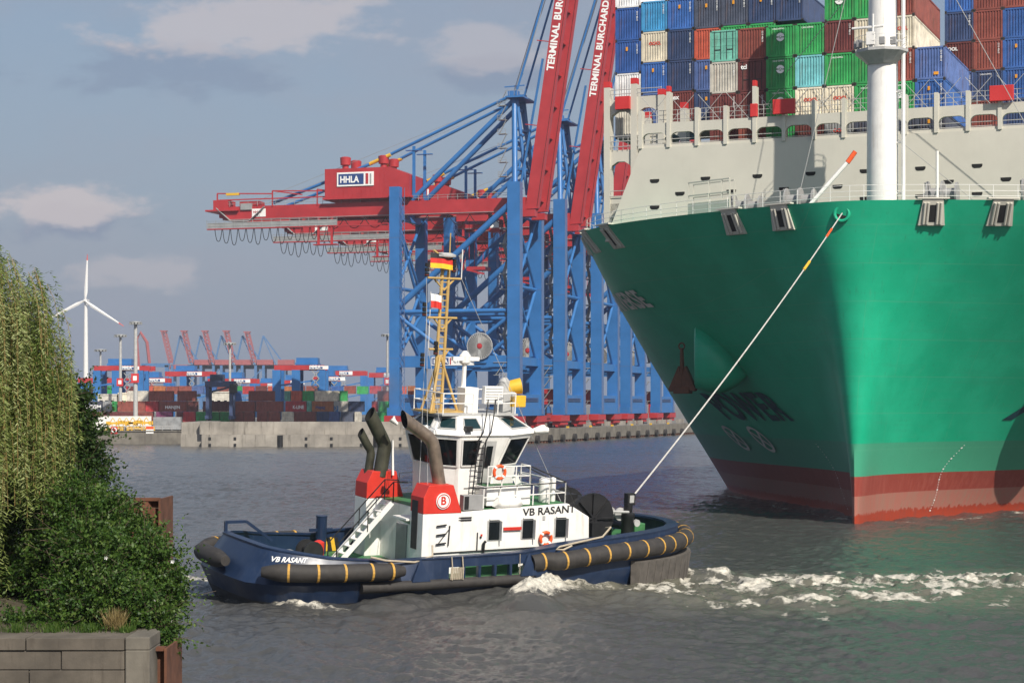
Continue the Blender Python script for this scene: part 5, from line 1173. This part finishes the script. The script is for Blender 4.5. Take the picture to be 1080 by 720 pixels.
# upper rails
mb = MB()
def rail(pts, hgt=1.0, nr=2, step=1.0):
    for a, b_ in zip(pts[:-1], pts[1:]):
        a, b_ = Vector(a), Vector(b_); k = max(1, round((b_-a).length/step))
        for i in range(k+1): p = a+(b_-a)*i/k; mb.tube([p, p+Vector((0,0,hgt))], .035, 6)
        for r_ in range(1, nr+1): mb.tube([a+Vector((0,0,hgt*r_/nr)), b_+Vector((0,0,hgt*r_/nr))], .03, 6)
rail([V3(.0,3.5,4.58),V3(4.9,3.48,4.72),V3(5.0,0,4.72),V3(4.9,-3.48,4.72),V3(-1,-3.48,4.5)], 1.05); rail([V3(.35,3.25,5.63),V3(2.85,3.25,5.63),V3(2.85,2.4,5.63)], 1.0, 2, .8); mb.build('upper_rail', white, tug)
mb = MB(); mb.tube([V3(2.9,3.2,6.6),V3(4.9,3.45,5.8),V3(6.3,2.6,4.2)], .035, 6); mb.tube([V3(2.9,2.4,6.6),V3(5,1.5,5.8),V3(6.5,1.2,4.2)], .03, 6); mb.tube([V3(-1.2,3.55,5.6),V3(.4,3.55,5.62),V3(4.9,3.5,5.78)], .03, 6); mb.build('black_handrail', black, tug)
mb = MB(); mb.box((-1.15,-3.5,4.5),(.05,-3.1,5.25)); mb.i = 1; mb.box((-1.1,-3.53,4.55),(-.85,-3.49,5.2)); mb.build('vent_box', [grey, black], tug, bevel=.03)
mb = MB(); mb.lathe(V3(4.0,2.9,4.7), [(.26,0),(.3,.1),(.3,1.15),(.2,1.25)], 14); mb.lathe(V3(4.65,2.7,4.7), [(.14,0),(.14,1.2),(.05,1.25)], 10); mb.bar(V3(2.95,3.0,4.7),V3(2.3,2.6,6.1), .1,.3); mb.build('deck_vent', white, tug, smooth=40)
mb = MB(); mb.tube([V3(.75,3.4,4.9),V3(1.05,3.35,4.75),V3(1.9,3.35,4.75),V3(2.2,3.4,4.9)], .3, 12); mb.build('raft_canister', white, tug, smooth=50)
# roof gear: fire monitor, radar, mast
mb = MB(); mb.lathe(V3(2.9,.3,9.1), [(.3,0),(.25,1.0),(.36,1.1),(.3,1.6),(.12,1.8)], 12); mb.box((2.5,-.9,9.1),(3.2,.0,10.2)); mb.build('monitor_stand', lgrey, wh, smooth=30)
mb = MB(); mb.tube([V3(3.0,.3,10.3),V3(3.3,.4,10.4),V3(3.75,.6,10.5)], [.3,.38,.42], 12); mb.tube([V3(3.0,.3,10.3),V3(3.1,.2,9.7)], .22, 10); mb.box((2.9,-.9,9.4),(3.9,-.3,10.0)); mb.build('fire_monitor', yellow, wh, bevel=.03, smooth=40)
mb = MB(); mb.tube([V3(.4,.3,9.1),V3(.45,.3,11.6)], [.15,.11], 8); mb.lathe(V3(.45,.3,11.5), [(.1,0),(.28,.15),(.3,.5),(.1,.75)], 10); mb.box((-.35,-.5,11.75),(1.2,-.3,11.95)); mb.build('radar_mast', white, wh, smooth=30)
mast_ = MB(); mt = 16.9
for du in (-.18,.28):
    mast_.tube([V3(-1.0+du*1.0,.1,9.1),V3(-.9+du*.9,.1,13),V3(-.82+du*.8,.1,mt)], .085, 8)
for k in range(24): z = 9.5+k*.31; mast_.tube([V3(-1.12,.1,z),V3(-.68,.1,z)], .03, 6)
for u, v in ((-1.6,.6),(-1.5,-.6),(.15,.3)): mast_.tube([V3(u,v,9.1),V3(-.9,.1,12.0)], .07, 8)
mast_.box((-1.8,-.8,9.1),(.3,.8,9.2))
for z, w_ in ((12.3,.9),(13.9,1.1),(15.9,1.25)):
    mast_.tube([V3(-.85-w_*.85,w_*.2,z),V3(-.85+w_*.75,w_*.1,z)], .055, 6); mast_.tube([V3(-.85-w_*.5,.1,z),V3(-.85,.1,z-.6)], .05, 6); mast_.tube([V3(-.85+w_*.5,.1,z),V3(-.85,.1,z-.6)], .05, 6)
mast_.tube([V3(-.75,.1,16.8),V3(-1.6,.2,17.3)], .06, 6); mast_.tube([V3(-.6,.1,16.5),V3(-.6,.1,18.2)], .035, 6)
mo = mast_.build('mast', tan, wh, smooth=40)
mb = MB()
for p, q in ((V3(-2.0,.3,15.9),V3(-3.0,3.2,4.6)),(V3(-1.9,.3,13.9),V3(-3.2,2.6,5.8)),(V3(.1,.2,15.9),V3(6.2,1.5,4.1)),(V3(-1.7,.3,12.3),V3(-1.9,2.2,8.4))): mb.tube([p,q], .014, 4); mb.cut()
mb.build('halyard', lgrey, mo)
mb = MB(); mb.lathe(V3(-.85,.1,16.9), [(.3,0),(.55,.1),(.55,.2),(.3,.3)], 14); mb.build('mast_head', lgrey, mo)
mb = MB(); mb.tube([V3(.15,.1,15.9),V3(.15,.1,17.4)], .03, 6); mb.tube([V3(-1.6,.1,12.3),V3(-1.6,.1,15.2)], .02, 6); mb.build('whip_aerial', white, mo)
for u, z in ((-1.9,15.95),(-.35,16.2),(-1.95,13.95),(-1.25,14.4),(-1.2,12.0),(-1.95,11.4)):
    mb = MB()
    for k in range(3): mb.lathe(V3(u,.15,z+k*.24), [(.06,0),(.12,.02),(.12,.2),(.06,.22)], 10)
    mb.i = 1; mb.lathe(V3(u,.15,z+.06), [(.10,0),(.125,.03),(.10,.06)], 10); mb.build('signal_lamp', [black, redp], mo)
# aft deck gear
mb = MB()
for v in (-2.4,2.4):
    mb.cut(); mb.bar(V3(-10.6,v,2.7),V3(-9.0,v,2.2), .13); mb.bar(V3(-10.6,v,1.4),V3(-10.6,v,2.75), .13)
mb.cut(); mb.bar(V3(-10.9,-3.2,3.3),V3(-9.8,-3.2,3.3), .14); mb.bar(V3(-9.8,-3.2,3.3),V3(-8.4,-3.1,2.3), .14); mb.bar(V3(-10.9,-3.2,2.7),V3(-10.9,-3.2,3.35), .14)
mb.cut(); mb.lathe(V3(-5.4,-3.6,1.4), [(.28,0),(.28,1.9),(.3,2.0)], 14); mb.cut(); mb.box((-6.1,3.5,2.6),(-4.8,3.6,2.75)); mb.build('stern_bitt', navy, tug)
mb = MB(); mb.box((-9.6,-.8,1.4),(-8.4,.9,2.2)); mb.lathe(V3(-9,1.6,1.9), [(.5,0),(.5,.1)], 12); mb.build('deck_hatch', grey, tug, bevel=.04)
mb = MB(); mb.lathe((-7.2,.7,2.0), [(.15,0),(.55,.03),(.55,.1),(.25,.12),(.25,.9),(.55,.92),(.55,1.0),(.15,1.02)], 16, 'y'); mb.box((-7.7,.6,1.4),(-6.7,1.9,1.7)); mb.build('stern_winch', black, tug, smooth=35)
mb = MB()
for k in range(4): mb.i = k % 2; mb.prism([(k*.22,0),(k*.22+.22,0),(k*.22+.06,.7),(k*.22-.16,.7)], lambda a, z: V3(-4.9+a,-4.2,1.45+z), lambda a, z: V3(-4.9+a,-4.1,1.45+z))
mb.build('hazard_board', [yellow, black], tug)
# foredeck winch and towing bitts
mb = MB(); c = V3(8.0,.2,3.55); mb.lathe((c[0],-1.6,c[2]), [(.3,0),(1.35,.02),(1.35,.14),(.7,.2)], 24, 'y'); mb.lathe((c[0],-1.4,c[2]), [(.95,0),(1.05,.2),(.95,.4),(1.05,.6),(.95,.8),(1.05,1.0),(.95,1.2),(1.05,1.4),(1.0,2.4)], 24, 'y'); mb.lathe((c[0],1.0,c[2]), [(.3,0),(1.35,.02),(1.35,.14),(.3,.2)], 24, 'y')
for i in range(8): a = i*math.pi/4; mb.bar((c[0],-1.66,c[2]),(c[0]+1.3*math.cos(a),-1.66,c[2]+1.3*math.sin(a)), .16,.1)
mb.box((c[0]-1.2,-2.2,2.0),(c[0]+1.2,2,2.5)); mb.box((c[0]-.5,-2.3,2.5),(c[0]+.5,-1.75,3.4)); mb.box((c[0]-.9,-.5,4.2),(c[0]-.3,1,4.7)); mb.build('towing_winch', black, tug, smooth=35)
mb = MB()
for v in (-1.0,1.0): mb.lathe(V3(10.7,v,2.0), [(.34,0),(.34,1.4),(.38,1.45),(.38,1.65),(.3,1.7)], 14)
mb.tube([V3(10.7,-1.0,2.9),V3(10.7,1.0,2.9)], .2, 10); mb.lathe(V3(10.7,1.0,3.6), [(.2,0),(.24,.3),(.24,.6)], 12); mb.box((10.5,-1.2,4.1),(11.0,-.85,4.75)); mb.build('towing_bitt', black, tug, smooth=40)
mb = MB(); mb.lathe((9.9,-.5,3.6), [(.1,0),(.36,.02),(.36,.1),(.1,.12)], 16, 'y'); mb.lathe((10.3,-.9,3.6), [(.1,0),(.36,.02),(.36,.1),(.1,.12)], 16, 'y'); mb.tube([V3(8.8,1.2,3.85),V3(10.6,1.2,3.75)], .07, 8); mb.tube([V3(11.1,1.2,3.15),V3(11.1,1.35,3.15)], .2, 10); mb.box((10.62,-1.23,4.25),(10.9,-1.2,4.65)); mb.build('winch_gear', lgrey, tug, smooth=40)
mb = MB(); mb.box((9.4,-2.5,2.1),(12.2,-1.4,2.35)); mb.box((11.5,-.6,2.2),(12.2,.6,3.0)); mb.build('winch_foundation', green_deck, tug, bevel=.04)
def stern_pt(a, b_):
    u = -12.0+a*.55; z = 2.36+b_*.62; v = float(np.interp(u, [-12.55,-12.4,-11.8,-10.8,-9.5,-8], [.5,2.7,3.6,4.3,4.75,5.02]))
    return Vector(V3(*ins((u, v), lean(u)*(z-1.35)/(sheer(u)-1.35)-.035), z))
text('VB RASANT', .5, 'lettering', wpure, tug, stern_pt, bold=.02)
# lifebuoys (hang on the tug), flags, towing line
def buoy(u, v, z, label, axis='y'):
    p = tw(u, v, z); o = thing('lifebuoy', label, 'lifebuoy', p, (R(5),0,R(32)), 'orange lifebuoys on the tug'); mb = MB(); mb.ring((0,0,0), .32, .085, axis, 24, 8); mb.build('ring', orange, o, smooth=True)
    mb = MB()
    for k in range(4):
        a = math.pi/4+k*math.pi/2; c_ = Vector((.32*math.cos(a),0,.32*math.sin(a))); t_ = Vector((-math.sin(a),0,math.cos(a)))*.05; mb.tube([c_-t_, c_+t_], .092, 10); mb.cut()
    mb.build('white_band', wpure, o)
buoy(3.68, 3.73, 2.95, 'orange lifebuoy on the white deckhouse wall under the windows'); buoy(.95, 3.36, 6.35, 'orange lifebuoy on the bridge wing rail beside the ladder')
def flag(p, w_, h_, bands, name, label, mats):
    mb = MB(); nx = 10
    for b_ in range(bands):
        mb.i = b_; mb.strip([[Vector((x/nx*w_, .10*math.sin(x*.9)*(x/nx)+.0, -z_-.10*(x/nx)**2)) for x in range(nx+1)] for z_ in (h_*b_/bands, h_*(b_+1)/bands)])
    o = mb.build(name, mats, None, fix=False); o.location = p; o.rotation_euler = (0,0,R(12)); return tag(o, label, 'flag')
flag(tw(-1.75,.15,17.15), 1.15, .75, 3, 'flag', 'black, red and gold flag flying at the tug mast head', [black, paint('flag_red', (.6,.03,.02), .7, .1), paint('flag_gold', (.85,.5,.02), .7, .1)])
flag(tw(-1.62,.15,15.1), .55, .7, 2, 'pennant', 'small white and red pennant below the mast crossarm', [wpure, MATS['flag_red']])
a = tw(11.0,1.0,4.6); b_ = sw(-.15,-3.7,24.0); pts = [a+(b_-a)*q-Vector((0,0,.9*4*q*(1-q)*.5)) for q in np.linspace(0,1,30)]
tl = thing('towing_line', 'taut pale towing line from the tug winch to the green bow', 'rope', a); mb = MB(); mb.tube([p-a for p in pts], .048, 8); mb.build('rope', paint('pale_rope', (.50,.48,.45), .8, .2, 3), tl)
mb = MB(); mb.tube([pts[22]-a, pts[23]-a], .1, 8); mb.build('yellow_sleeve', yellow, tl); mb = MB(); mb.tube([pts[26]-a, pts[27]-a], .085, 8); mb.build('orange_sleeve', orange, tl)
# ---------------------------------------------------------------- near bank: wall, willow, bushes
def leaf_mat(name, c1, c2, c3):
    m = bpy.data.materials.new(name); m.use_nodes = True; t = m.node_tree; b = t.nodes['Principled BSDF']
    at_ = N(t, 'ShaderNodeAttribute', attribute_name='tint'); cr = N(t, 'ShaderNodeValToRGB'); L(t, at_, 'Fac', cr, 0)
    e = cr.color_ramp.elements; e[0].color = c1+(1,); e[1].color = c3+(1,); k = e.new(.55); k.color = c2+(1,)
    L(t, cr, 0, b, 'Base Color'); b.inputs['Roughness'].default_value = .5; b.inputs['Specular IOR Level'].default_value = .35
    tr = N(t, 'ShaderNodeBsdfTranslucent'); L(t, cr, 0, tr, 0); mx = N(t, 'ShaderNodeMixShader', inp={0: .36}); L(t, b, 0, mx, 1); L(t, tr, 0, mx, 2); L(t, mx, 0, t.nodes['Material Output'], 0)
    return m
def leaves(name, pos, ax_, ln, wd, tint, mat, parent):
    n = len(pos); ax_ = ax_/np.linalg.norm(ax_, axis=1, keepdims=True); r = rng.normal(size=(n, 3)); sd = np.cross(ax_, r); sd /= np.linalg.norm(sd, axis=1, keepdims=True)
    nm = np.cross(sd, ax_); ln = ln[:, None]; wd = wd[:, None]
    v = np.stack([pos, pos+ax_*ln*.45+sd*wd*.5+nm*wd*.12, pos+ax_*ln-nm*ln*.08, pos+ax_*ln*.45-sd*wd*.5+nm*wd*.12], 1).reshape(-1, 3)
    me = bpy.data.meshes.new(name); me.vertices.add(4*n); me.vertices.foreach_set('co', v.astype(np.float32).ravel())
    me.loops.add(4*n); me.loops.foreach_set('vertex_index', np.arange(4*n, dtype=np.int32)); me.polygons.add(n); me.polygons.foreach_set('loop_start', np.arange(0, 4*n, 4, dtype=np.int32)); me.update(); me.validate()
    a = me.attributes.new('tint', 'FLOAT', 'POINT'); a.data.foreach_set('value', np.repeat(np.clip(tint, 0, 1), 4).astype(np.float32)); me.materials.append(mat)
    o = bpy.data.objects.new(name, me); COL.objects.link(o); o.parent = parent; return o
willow_m = leaf_mat('willow_leaf', (.10,.16,.028), (.23,.285,.075), (.38,.42,.19)); bush_m = leaf_mat('bush_leaf', (.022,.060,.010), (.062,.125,.018), (.14,.20,.045)); dark_m = leaf_mat('dark_tree_leaf', (.018,.045,.010), (.038,.080,.015), (.08,.115,.03))
bark = paint('bark', (.075,.055,.035), .9, .35, 5, bump=.5); twig_m = paint('willow_twig', (.22,.15,.05), .8, .3, 8)
# stone bank wall
YW = 35.0; x1 = (158-540)/F*YW; zt_ = CH-(672-HY)/F*YW
stone = paint('granite_block', (.105,.09,.072), .9, .5, .9, .85, (.055,.045,.035), bump=.6); stone2 = paint('pale_corner_stone', (.135,.122,.10), .9, .45, 1.0, .75, (.08,.065,.05), bump=.5)
K = thing('stone_wall', 'weathered granite block wall with pale corner stone below the bushes', 'wall', (x1, YW, zt_))
mb = MB(); zc = 0; mi = 0
for r_, hh in enumerate((.24,.36,.37,.36,.38,.36,.38,.36,.4,.4)):
    x = -.46; k = 0
    while x > -9:
        w_ = (1.5 if r_ else 2.0)*(.75+.5*random.random()); mb.box((max(x-w_,-9)+.012,(0 if r_ else -.03)+random.uniform(-.008,.008),zc-hh+.012),(x-.012,1.0,zc-.005)); x -= w_; k += 1
    zc -= hh
mb.build('block', stone, K, bevel=.015)
mb = MB(); zc = 0
for r_, hh in enumerate((.24,.73,.73,.74,.74,.5)): mb.box((-.45,-.025,zc-hh+.012),(0.0,1.05,zc+.01)); zc -= hh
mb.prism([(-.44,1.06),(-.02,1.06),(-2.55,9.5),(-3.2,9.5)], lambda a, c: (a,c,-4), lambda a, c: (a,c,-.02)); mb.build('corner_stone', stone2, K, bevel=.02)
mb = MB(); mb.box((-9,.05,-4),(-.5,.95,-.1)); mb.build('joint_mortar', concrete_d, K)
mb = MB(); gy = np.linspace(YW+.98, YW+20, 22); gy = gy[gy < YW+10.5]; gx = np.linspace(-14, 0, 16); mb.strip([[(x1-.3-.3*(y-YW-1)+x, y, zt_-.02+.45*min(1,(y-YW-1)/3)*(.7+.5*math.sin(x*1.7+y))*min(1,-x/1.5)) for x in gx] for y in gy]); soil = mb.build('bank_ground', paint('bank_soil', (.06,.05,.03), .95, .4, 3)); tag(soil, kind='structure')
# sheet piles
def sheet(px0, px1, pyt, Y, zb, label):
    xa, xb = (px0-540)/F*Y, (px1-540)/F*Y; z1 = CH-(pyt-HY)/F*Y; pts = []; x = xa; k = 0
    while x < xb: pts += [(x, 0), (x+.16, .0), (x+.24, .16), (x+.42, .16)]; x += .5
    mb = MB(); mb.strip([[(p[0],Y+p[1],zb) for p in pts],[(p[0],Y+p[1],z1) for p in pts]]); mb.strip([[(p[0],Y+p[1]+.03,zb) for p in pts],[(p[0],Y+p[1]+.03,z1) for p in pts]]); mb.box((xa,Y-.02,z1),(pts[-1][0],Y+.2,z1+.07)); mb.box((pts[-1][0],Y-.05,zb),(pts[-1][0]+.05,Y+1.6,z1+.05))
    return tag(mb.build('sheet_pile', rust, None, fix=False), label, 'sheet piling')
sheet(60, 156, 528, 45, -2, 'rusty sheet piling standing in the water behind the bush'); sheet(150, 164, 686, 35.6, -2, 'rusty sheet pile end beside the stone wall corner')
# willow
wl = thing('willow_tree', 'weeping willow with pale yellow-green drooping strands', 'tree', (-13.2, 42.5, zt_+.2))
wo3 = Vector((-13.2, 42.5, zt_+.2)); mb = MB(); mb.tube([(0,0,-.3),(.1,0,1.6),(.3,.1,3.4),(.6,0,5.0)], [.42,.36,.30,.2], 12)
for k in range(9):
    a = 2*math.pi*k/9; e = Vector((.5+1.9*math.cos(a), 1.7*math.sin(a)-.5, 6.0+.5*math.sin(k*2.1))); mb.tube([(.2,.05,2.6+.2*(k % 4)), (.3+1.2*math.cos(a),1.1*math.sin(a),5.2), tuple(e)], [.2,.11,.03], 7)
mb.build('trunk', bark, wl, smooth=50)
P_, A_, Ln, Wd, Ti = [], [], [], [], []; tw_mb = MB()
ctr = np.array([1.05, -3.1, 4.8]); rad = np.array([2.45, 2.8, 3.0])
for cl in range(170):
  th0 = rng.uniform(0, 2*math.pi); el0 = math.asin(rng.uniform(-.3, 1)); cdrift = rng.normal(0, .10, 3); ctint = np.clip(rng.normal(.5, .22), .05, .95); clen = rng.uniform(1.1, 3.2); cr_ = rng.uniform(.55, 1.06)**.6; ex = rng.uniform(.6, 3.4)
  for s in range(int(rng.integers(8, 20))):
    th = th0+rng.normal(0, .10); el = el0+rng.normal(0, .09); rr = cr_*rng.uniform(.94, 1.04)*(1+.12*math.sin(th*3+1.2)+.08*math.sin(th*5+el*4))
    d = np.array([math.cos(th)*math.cos(el), math.sin(th)*math.cos(el), math.sin(el)]); p = ctr+d*rad*rr
    length = clen*rng.uniform(.7, 1.15)+(ex*rng.uniform(.6, 1.1) if (d[1] < .2 and d[0] < .78) else 0); st = .045; n = int(length/st); out = d*np.array([1,1,0])*.7; drift = cdrift+rng.normal(0, .04, 3); base_t = np.clip(ctint+rng.normal(0, .08), .05, .95)
    pts = []
    for i in range(n):
        q = i*st; v = out*math.exp(-q*2.2)*.8+np.array([drift[0]*.5, drift[1]*.5, .45*math.exp(-q*3.2)-1+.0]); v = v/np.linalg.norm(v); p = p+v*st
        if p[2] < -.1: break
        pts.append(tuple(p))
        for sg in (0, 1):
            if rng.random() < .22: continue
            lat = rng.normal(0, 1, 3); lat[2] *= .2; lat /= np.linalg.norm(lat); P_.append(p+rng.normal(0,.012,3)); A_.append(v*.5+lat*.85); Ln.append(rng.uniform(.09,.15)); Wd.append(rng.uniform(.017,.027)); Ti.append(base_t+rng.normal(0,.16))
    if len(pts) > 12 and s % 2 == 0: tw_mb.tube(pts[::8], .006, 3, cap=False)
leaves('crown', np.array(P_), np.array(A_), np.array(Ln), np.array(Wd), np.array(Ti), willow_m, wl); tw_mb.build('hanging_twig', twig_m, wl)
def bush(name, label, cat, base, ells, ntw, lsize, mat, kid, seed, trunk=None, aspect=.55):
    r2 = np.random.default_rng(seed); b = thing(name, label, cat, base); B0 = np.array(base); P_, A_, Ln, Wd, Ti = [], [], [], [], []; vol = np.array([e[1]**2 for e in ells]); vol = vol/vol.sum(); mb = MB()
    for i in range(ntw):
        c, R_ = ells[r2.choice(len(ells), p=vol)]; c = np.array(c); d = r2.normal(size=3); d /= np.linalg.norm(d); q = r2.uniform(.45, 1.0)**.5
        q *= 1+.16*math.sin(d[0]*7+c[0]*3)+.13*math.sin(d[2]*9+d[1]*5+c[2])
        p = c+d*R_*q*np.array([1,1,.95])-B0
        if p[2] < -1.3: continue
        dv = d*.8+np.array([0,0,.30])+r2.normal(0,.45,3); dv /= np.linalg.norm(dv); L_ = (r2.uniform(.2,.5) if r2.random() > .1 else r2.uniform(.6,1.0))*lsize/.08; n = int(r2.integers(8,16)); bt = np.clip(r2.normal(.42,.2),0,1)
        if i % 5 == 0: mb.tube([tuple(p), tuple(p+dv*L_)], .005, 3, cap=False)
        for k in range(n):
            s = (k+.5)/n; lat = r2.normal(0,1,3); lat /= np.linalg.norm(lat); P_.append(p+dv*L_*s+np.array([0,0,-.10*s*s*L_])); A_.append(dv*.45+lat*.9+np.array([0,0,-.1])); l_ = lsize*r2.uniform(.7,1.3); Ln.append(l_); Wd.append(l_*aspect); Ti.append(bt+r2.normal(0,.15))
    leaves(kid, np.array(P_), np.array(A_), np.array(Ln), np.array(Wd), np.array(Ti), mat, b)
    if trunk:
        for tr_ in trunk: mb.tube(tr_[0], tr_[1], 8)
    mb.build('stem', bark, b); return b
Yb = 38.5; e = lambda px, py, r, Y=Yb: (tuple(at(px, py, Y)), r/F*Y)
bush('broadleaf_tree', 'dark broadleaf tree pressed behind the willow', 'tree', tuple(at(40,668,43)), [e(60,430,24,43),e(50,465,34,43),e(70,500,30,43),e(30,500,40,43),e(86,455,11,43),e(84,480,14,43),e(20,440,38,43.5),e(76,420,9,43)], 5200, .095, dark_m, 'crown', 3, [([(0,0,-.5),(.1,0,2.4),(.2,0,4.6)],[.2,.15,.05])])
bush('shrub', 'dense green bush spilling over the stone wall corner', 'shrub', tuple(at(110,665,38)), [e(98,628,34,37.3),e(112,606,36),e(140,622,28),e(168,628,19),e(95,560,30,39),e(118,540,15,39.5),e(140,560,15,40),e(160,572,9,39),e(160,662,18,37),e(182,610,8),e(178,590,7),e(190,632,7),e(172,676,8,36.8),e(95,582,26,37.6),e(78,540,20,39),e(60,656,16,36.8),e(20,662,12,36.8),e(20,610,40,41.5),e(40,560,40,41.5),e(55,600,30,40),e(150,590,17),e(128,640,26,36.9),e(80,515,11,40),e(102,524,8,40)], 10500, .082, bush_m, 'foliage', 5, [([(0,0,-.3),(.2,0,.8)],[.06,.03]),([(-1,0,-.3),(-1.1,0,.9)],[.07,.03])])
# grass fringe along the wall coping
P_, A_, Ln, Wd, Ti = [], [], [], [], []
for i in range(3600):
    x = x1-.5-abs(rng.normal(0,3.2)); x += .25*math.sin(x*9); P_.append((x, YW+.75+rng.uniform(0,.9), zt_-.05)); A_.append((rng.normal(0,.35),rng.normal(-.15,.3),1)); Ln.append(rng.uniform(.08,.24)); Wd.append(.014); Ti.append(rng.uniform(.1,.9))
gr = leaves('grass', np.array(P_), np.array(A_), np.array(Ln), np.array(Wd), np.array(Ti), bush_m, None); tag(gr, kind='stuff')
cx_, cy_ = (122-540)/F*36.1, 36.1; n = 420; th = rng.uniform(0,6.28,n); P_ = np.stack([cx_+rng.normal(0,.07,n), cy_+rng.normal(0,.05,n), np.full(n, zt_)],1); A_ = np.stack([rng.normal(0,.35,n), rng.normal(0,.3,n), np.ones(n)],1)
dry = leaf_mat('dry_grass', (.20,.15,.06),(.30,.23,.10),(.40,.32,.16)); tuft = leaves('grass_tuft', P_, A_, rng.uniform(.2,.5,n), np.full(n,.012), rng.uniform(0,1,n), dry, None); tag(tuft, 'dry straw-coloured grass tuft on the wall coping', 'grass tuft')
# a few white blossoms on the bush
for i, (px, py) in enumerate(((112,588),(143,611),(147,637),(163,632),(180,654),(182,592))):
    p = at(px, py, 37.0); mb = MB()
    for k in range(5): a = k*1.257; mb.add([(0,0,0),(.028*math.cos(a-.4),-.01,.028*math.sin(a-.4)),(.042*math.cos(a),-.02,.042*math.sin(a)),(.028*math.cos(a+.4),-.01,.028*math.sin(a+.4))],[(0,1,2,3)])
    o = mb.build('blossom', wpure, None, fix=False); o.location = p; tag(o, 'small white blossom on the green bush by the wall', 'blossom', 'white blossoms on the bush')

# ---------------------------------------------------------------- summer haze over the harbour
mb = MB(); mb.box((-3500,-60,-3.2),(3500,3500,190)); hz_ = mb.build('haze', None); hm = bpy.data.materials.new('haze_air'); hm.use_nodes = True; t = hm.node_tree; t.nodes.clear()
pv = N(t, 'ShaderNodeVolumePrincipled', inp={'Color': (.74,.80,.92,1), 'Density': .00016, 'Anisotropy': .2}); om = N(t, 'ShaderNodeOutputMaterial'); L(t, pv, 0, om, 'Volume'); hz_.data.materials.clear(); hz_.data.materials.append(hm); tag(hz_, kind='stuff')

# thin exhaust smoke drifting off the tug funnels
bm = bmesh.new(); bmesh.ops.create_icosphere(bm, subdivisions=3, radius=1); me = bpy.data.meshes.new('exhaust_smoke'); bm.to_mesh(me); bm.free()
so = bpy.data.objects.new('exhaust_smoke', me); COL.objects.link(so); so.location = tw(-3.9, 0, 9.9) + Vector((-.3, 4.0, .35)); so.scale = (1.7, 2.4, 1.5); tag(so, kind='stuff')
sm = bpy.data.materials.new('thin_smoke'); sm.use_nodes = True; t = sm.node_tree; t.nodes.clear(); tcn = N(t, 'ShaderNodeTexCoord')
ln_ = N(t, 'ShaderNodeVectorMath', operation='LENGTH'); L(t, tcn, 'Object', ln_, 0); nz = N(t, 'ShaderNodeTexNoise', inp={'Scale': 1.6, 'Detail': 4}); L(t, tcn, 'Object', nz, 'Vector')
dn = M_(t, 'MULTIPLY', ramp(ln_.outputs['Value'], 1.0, .15, t), ramp(nz.outputs['Fac'], .38, .72, t)); pv = N(t, 'ShaderNodeVolumePrincipled', inp={'Color': (.42,.47,.60,1)}); t.links.new(M_(t, 'MULTIPLY', dn, .35), pv.inputs['Density']); om = N(t, 'ShaderNodeOutputMaterial'); L(t, pv, 0, om, 'Volume'); me.materials.append(sm)
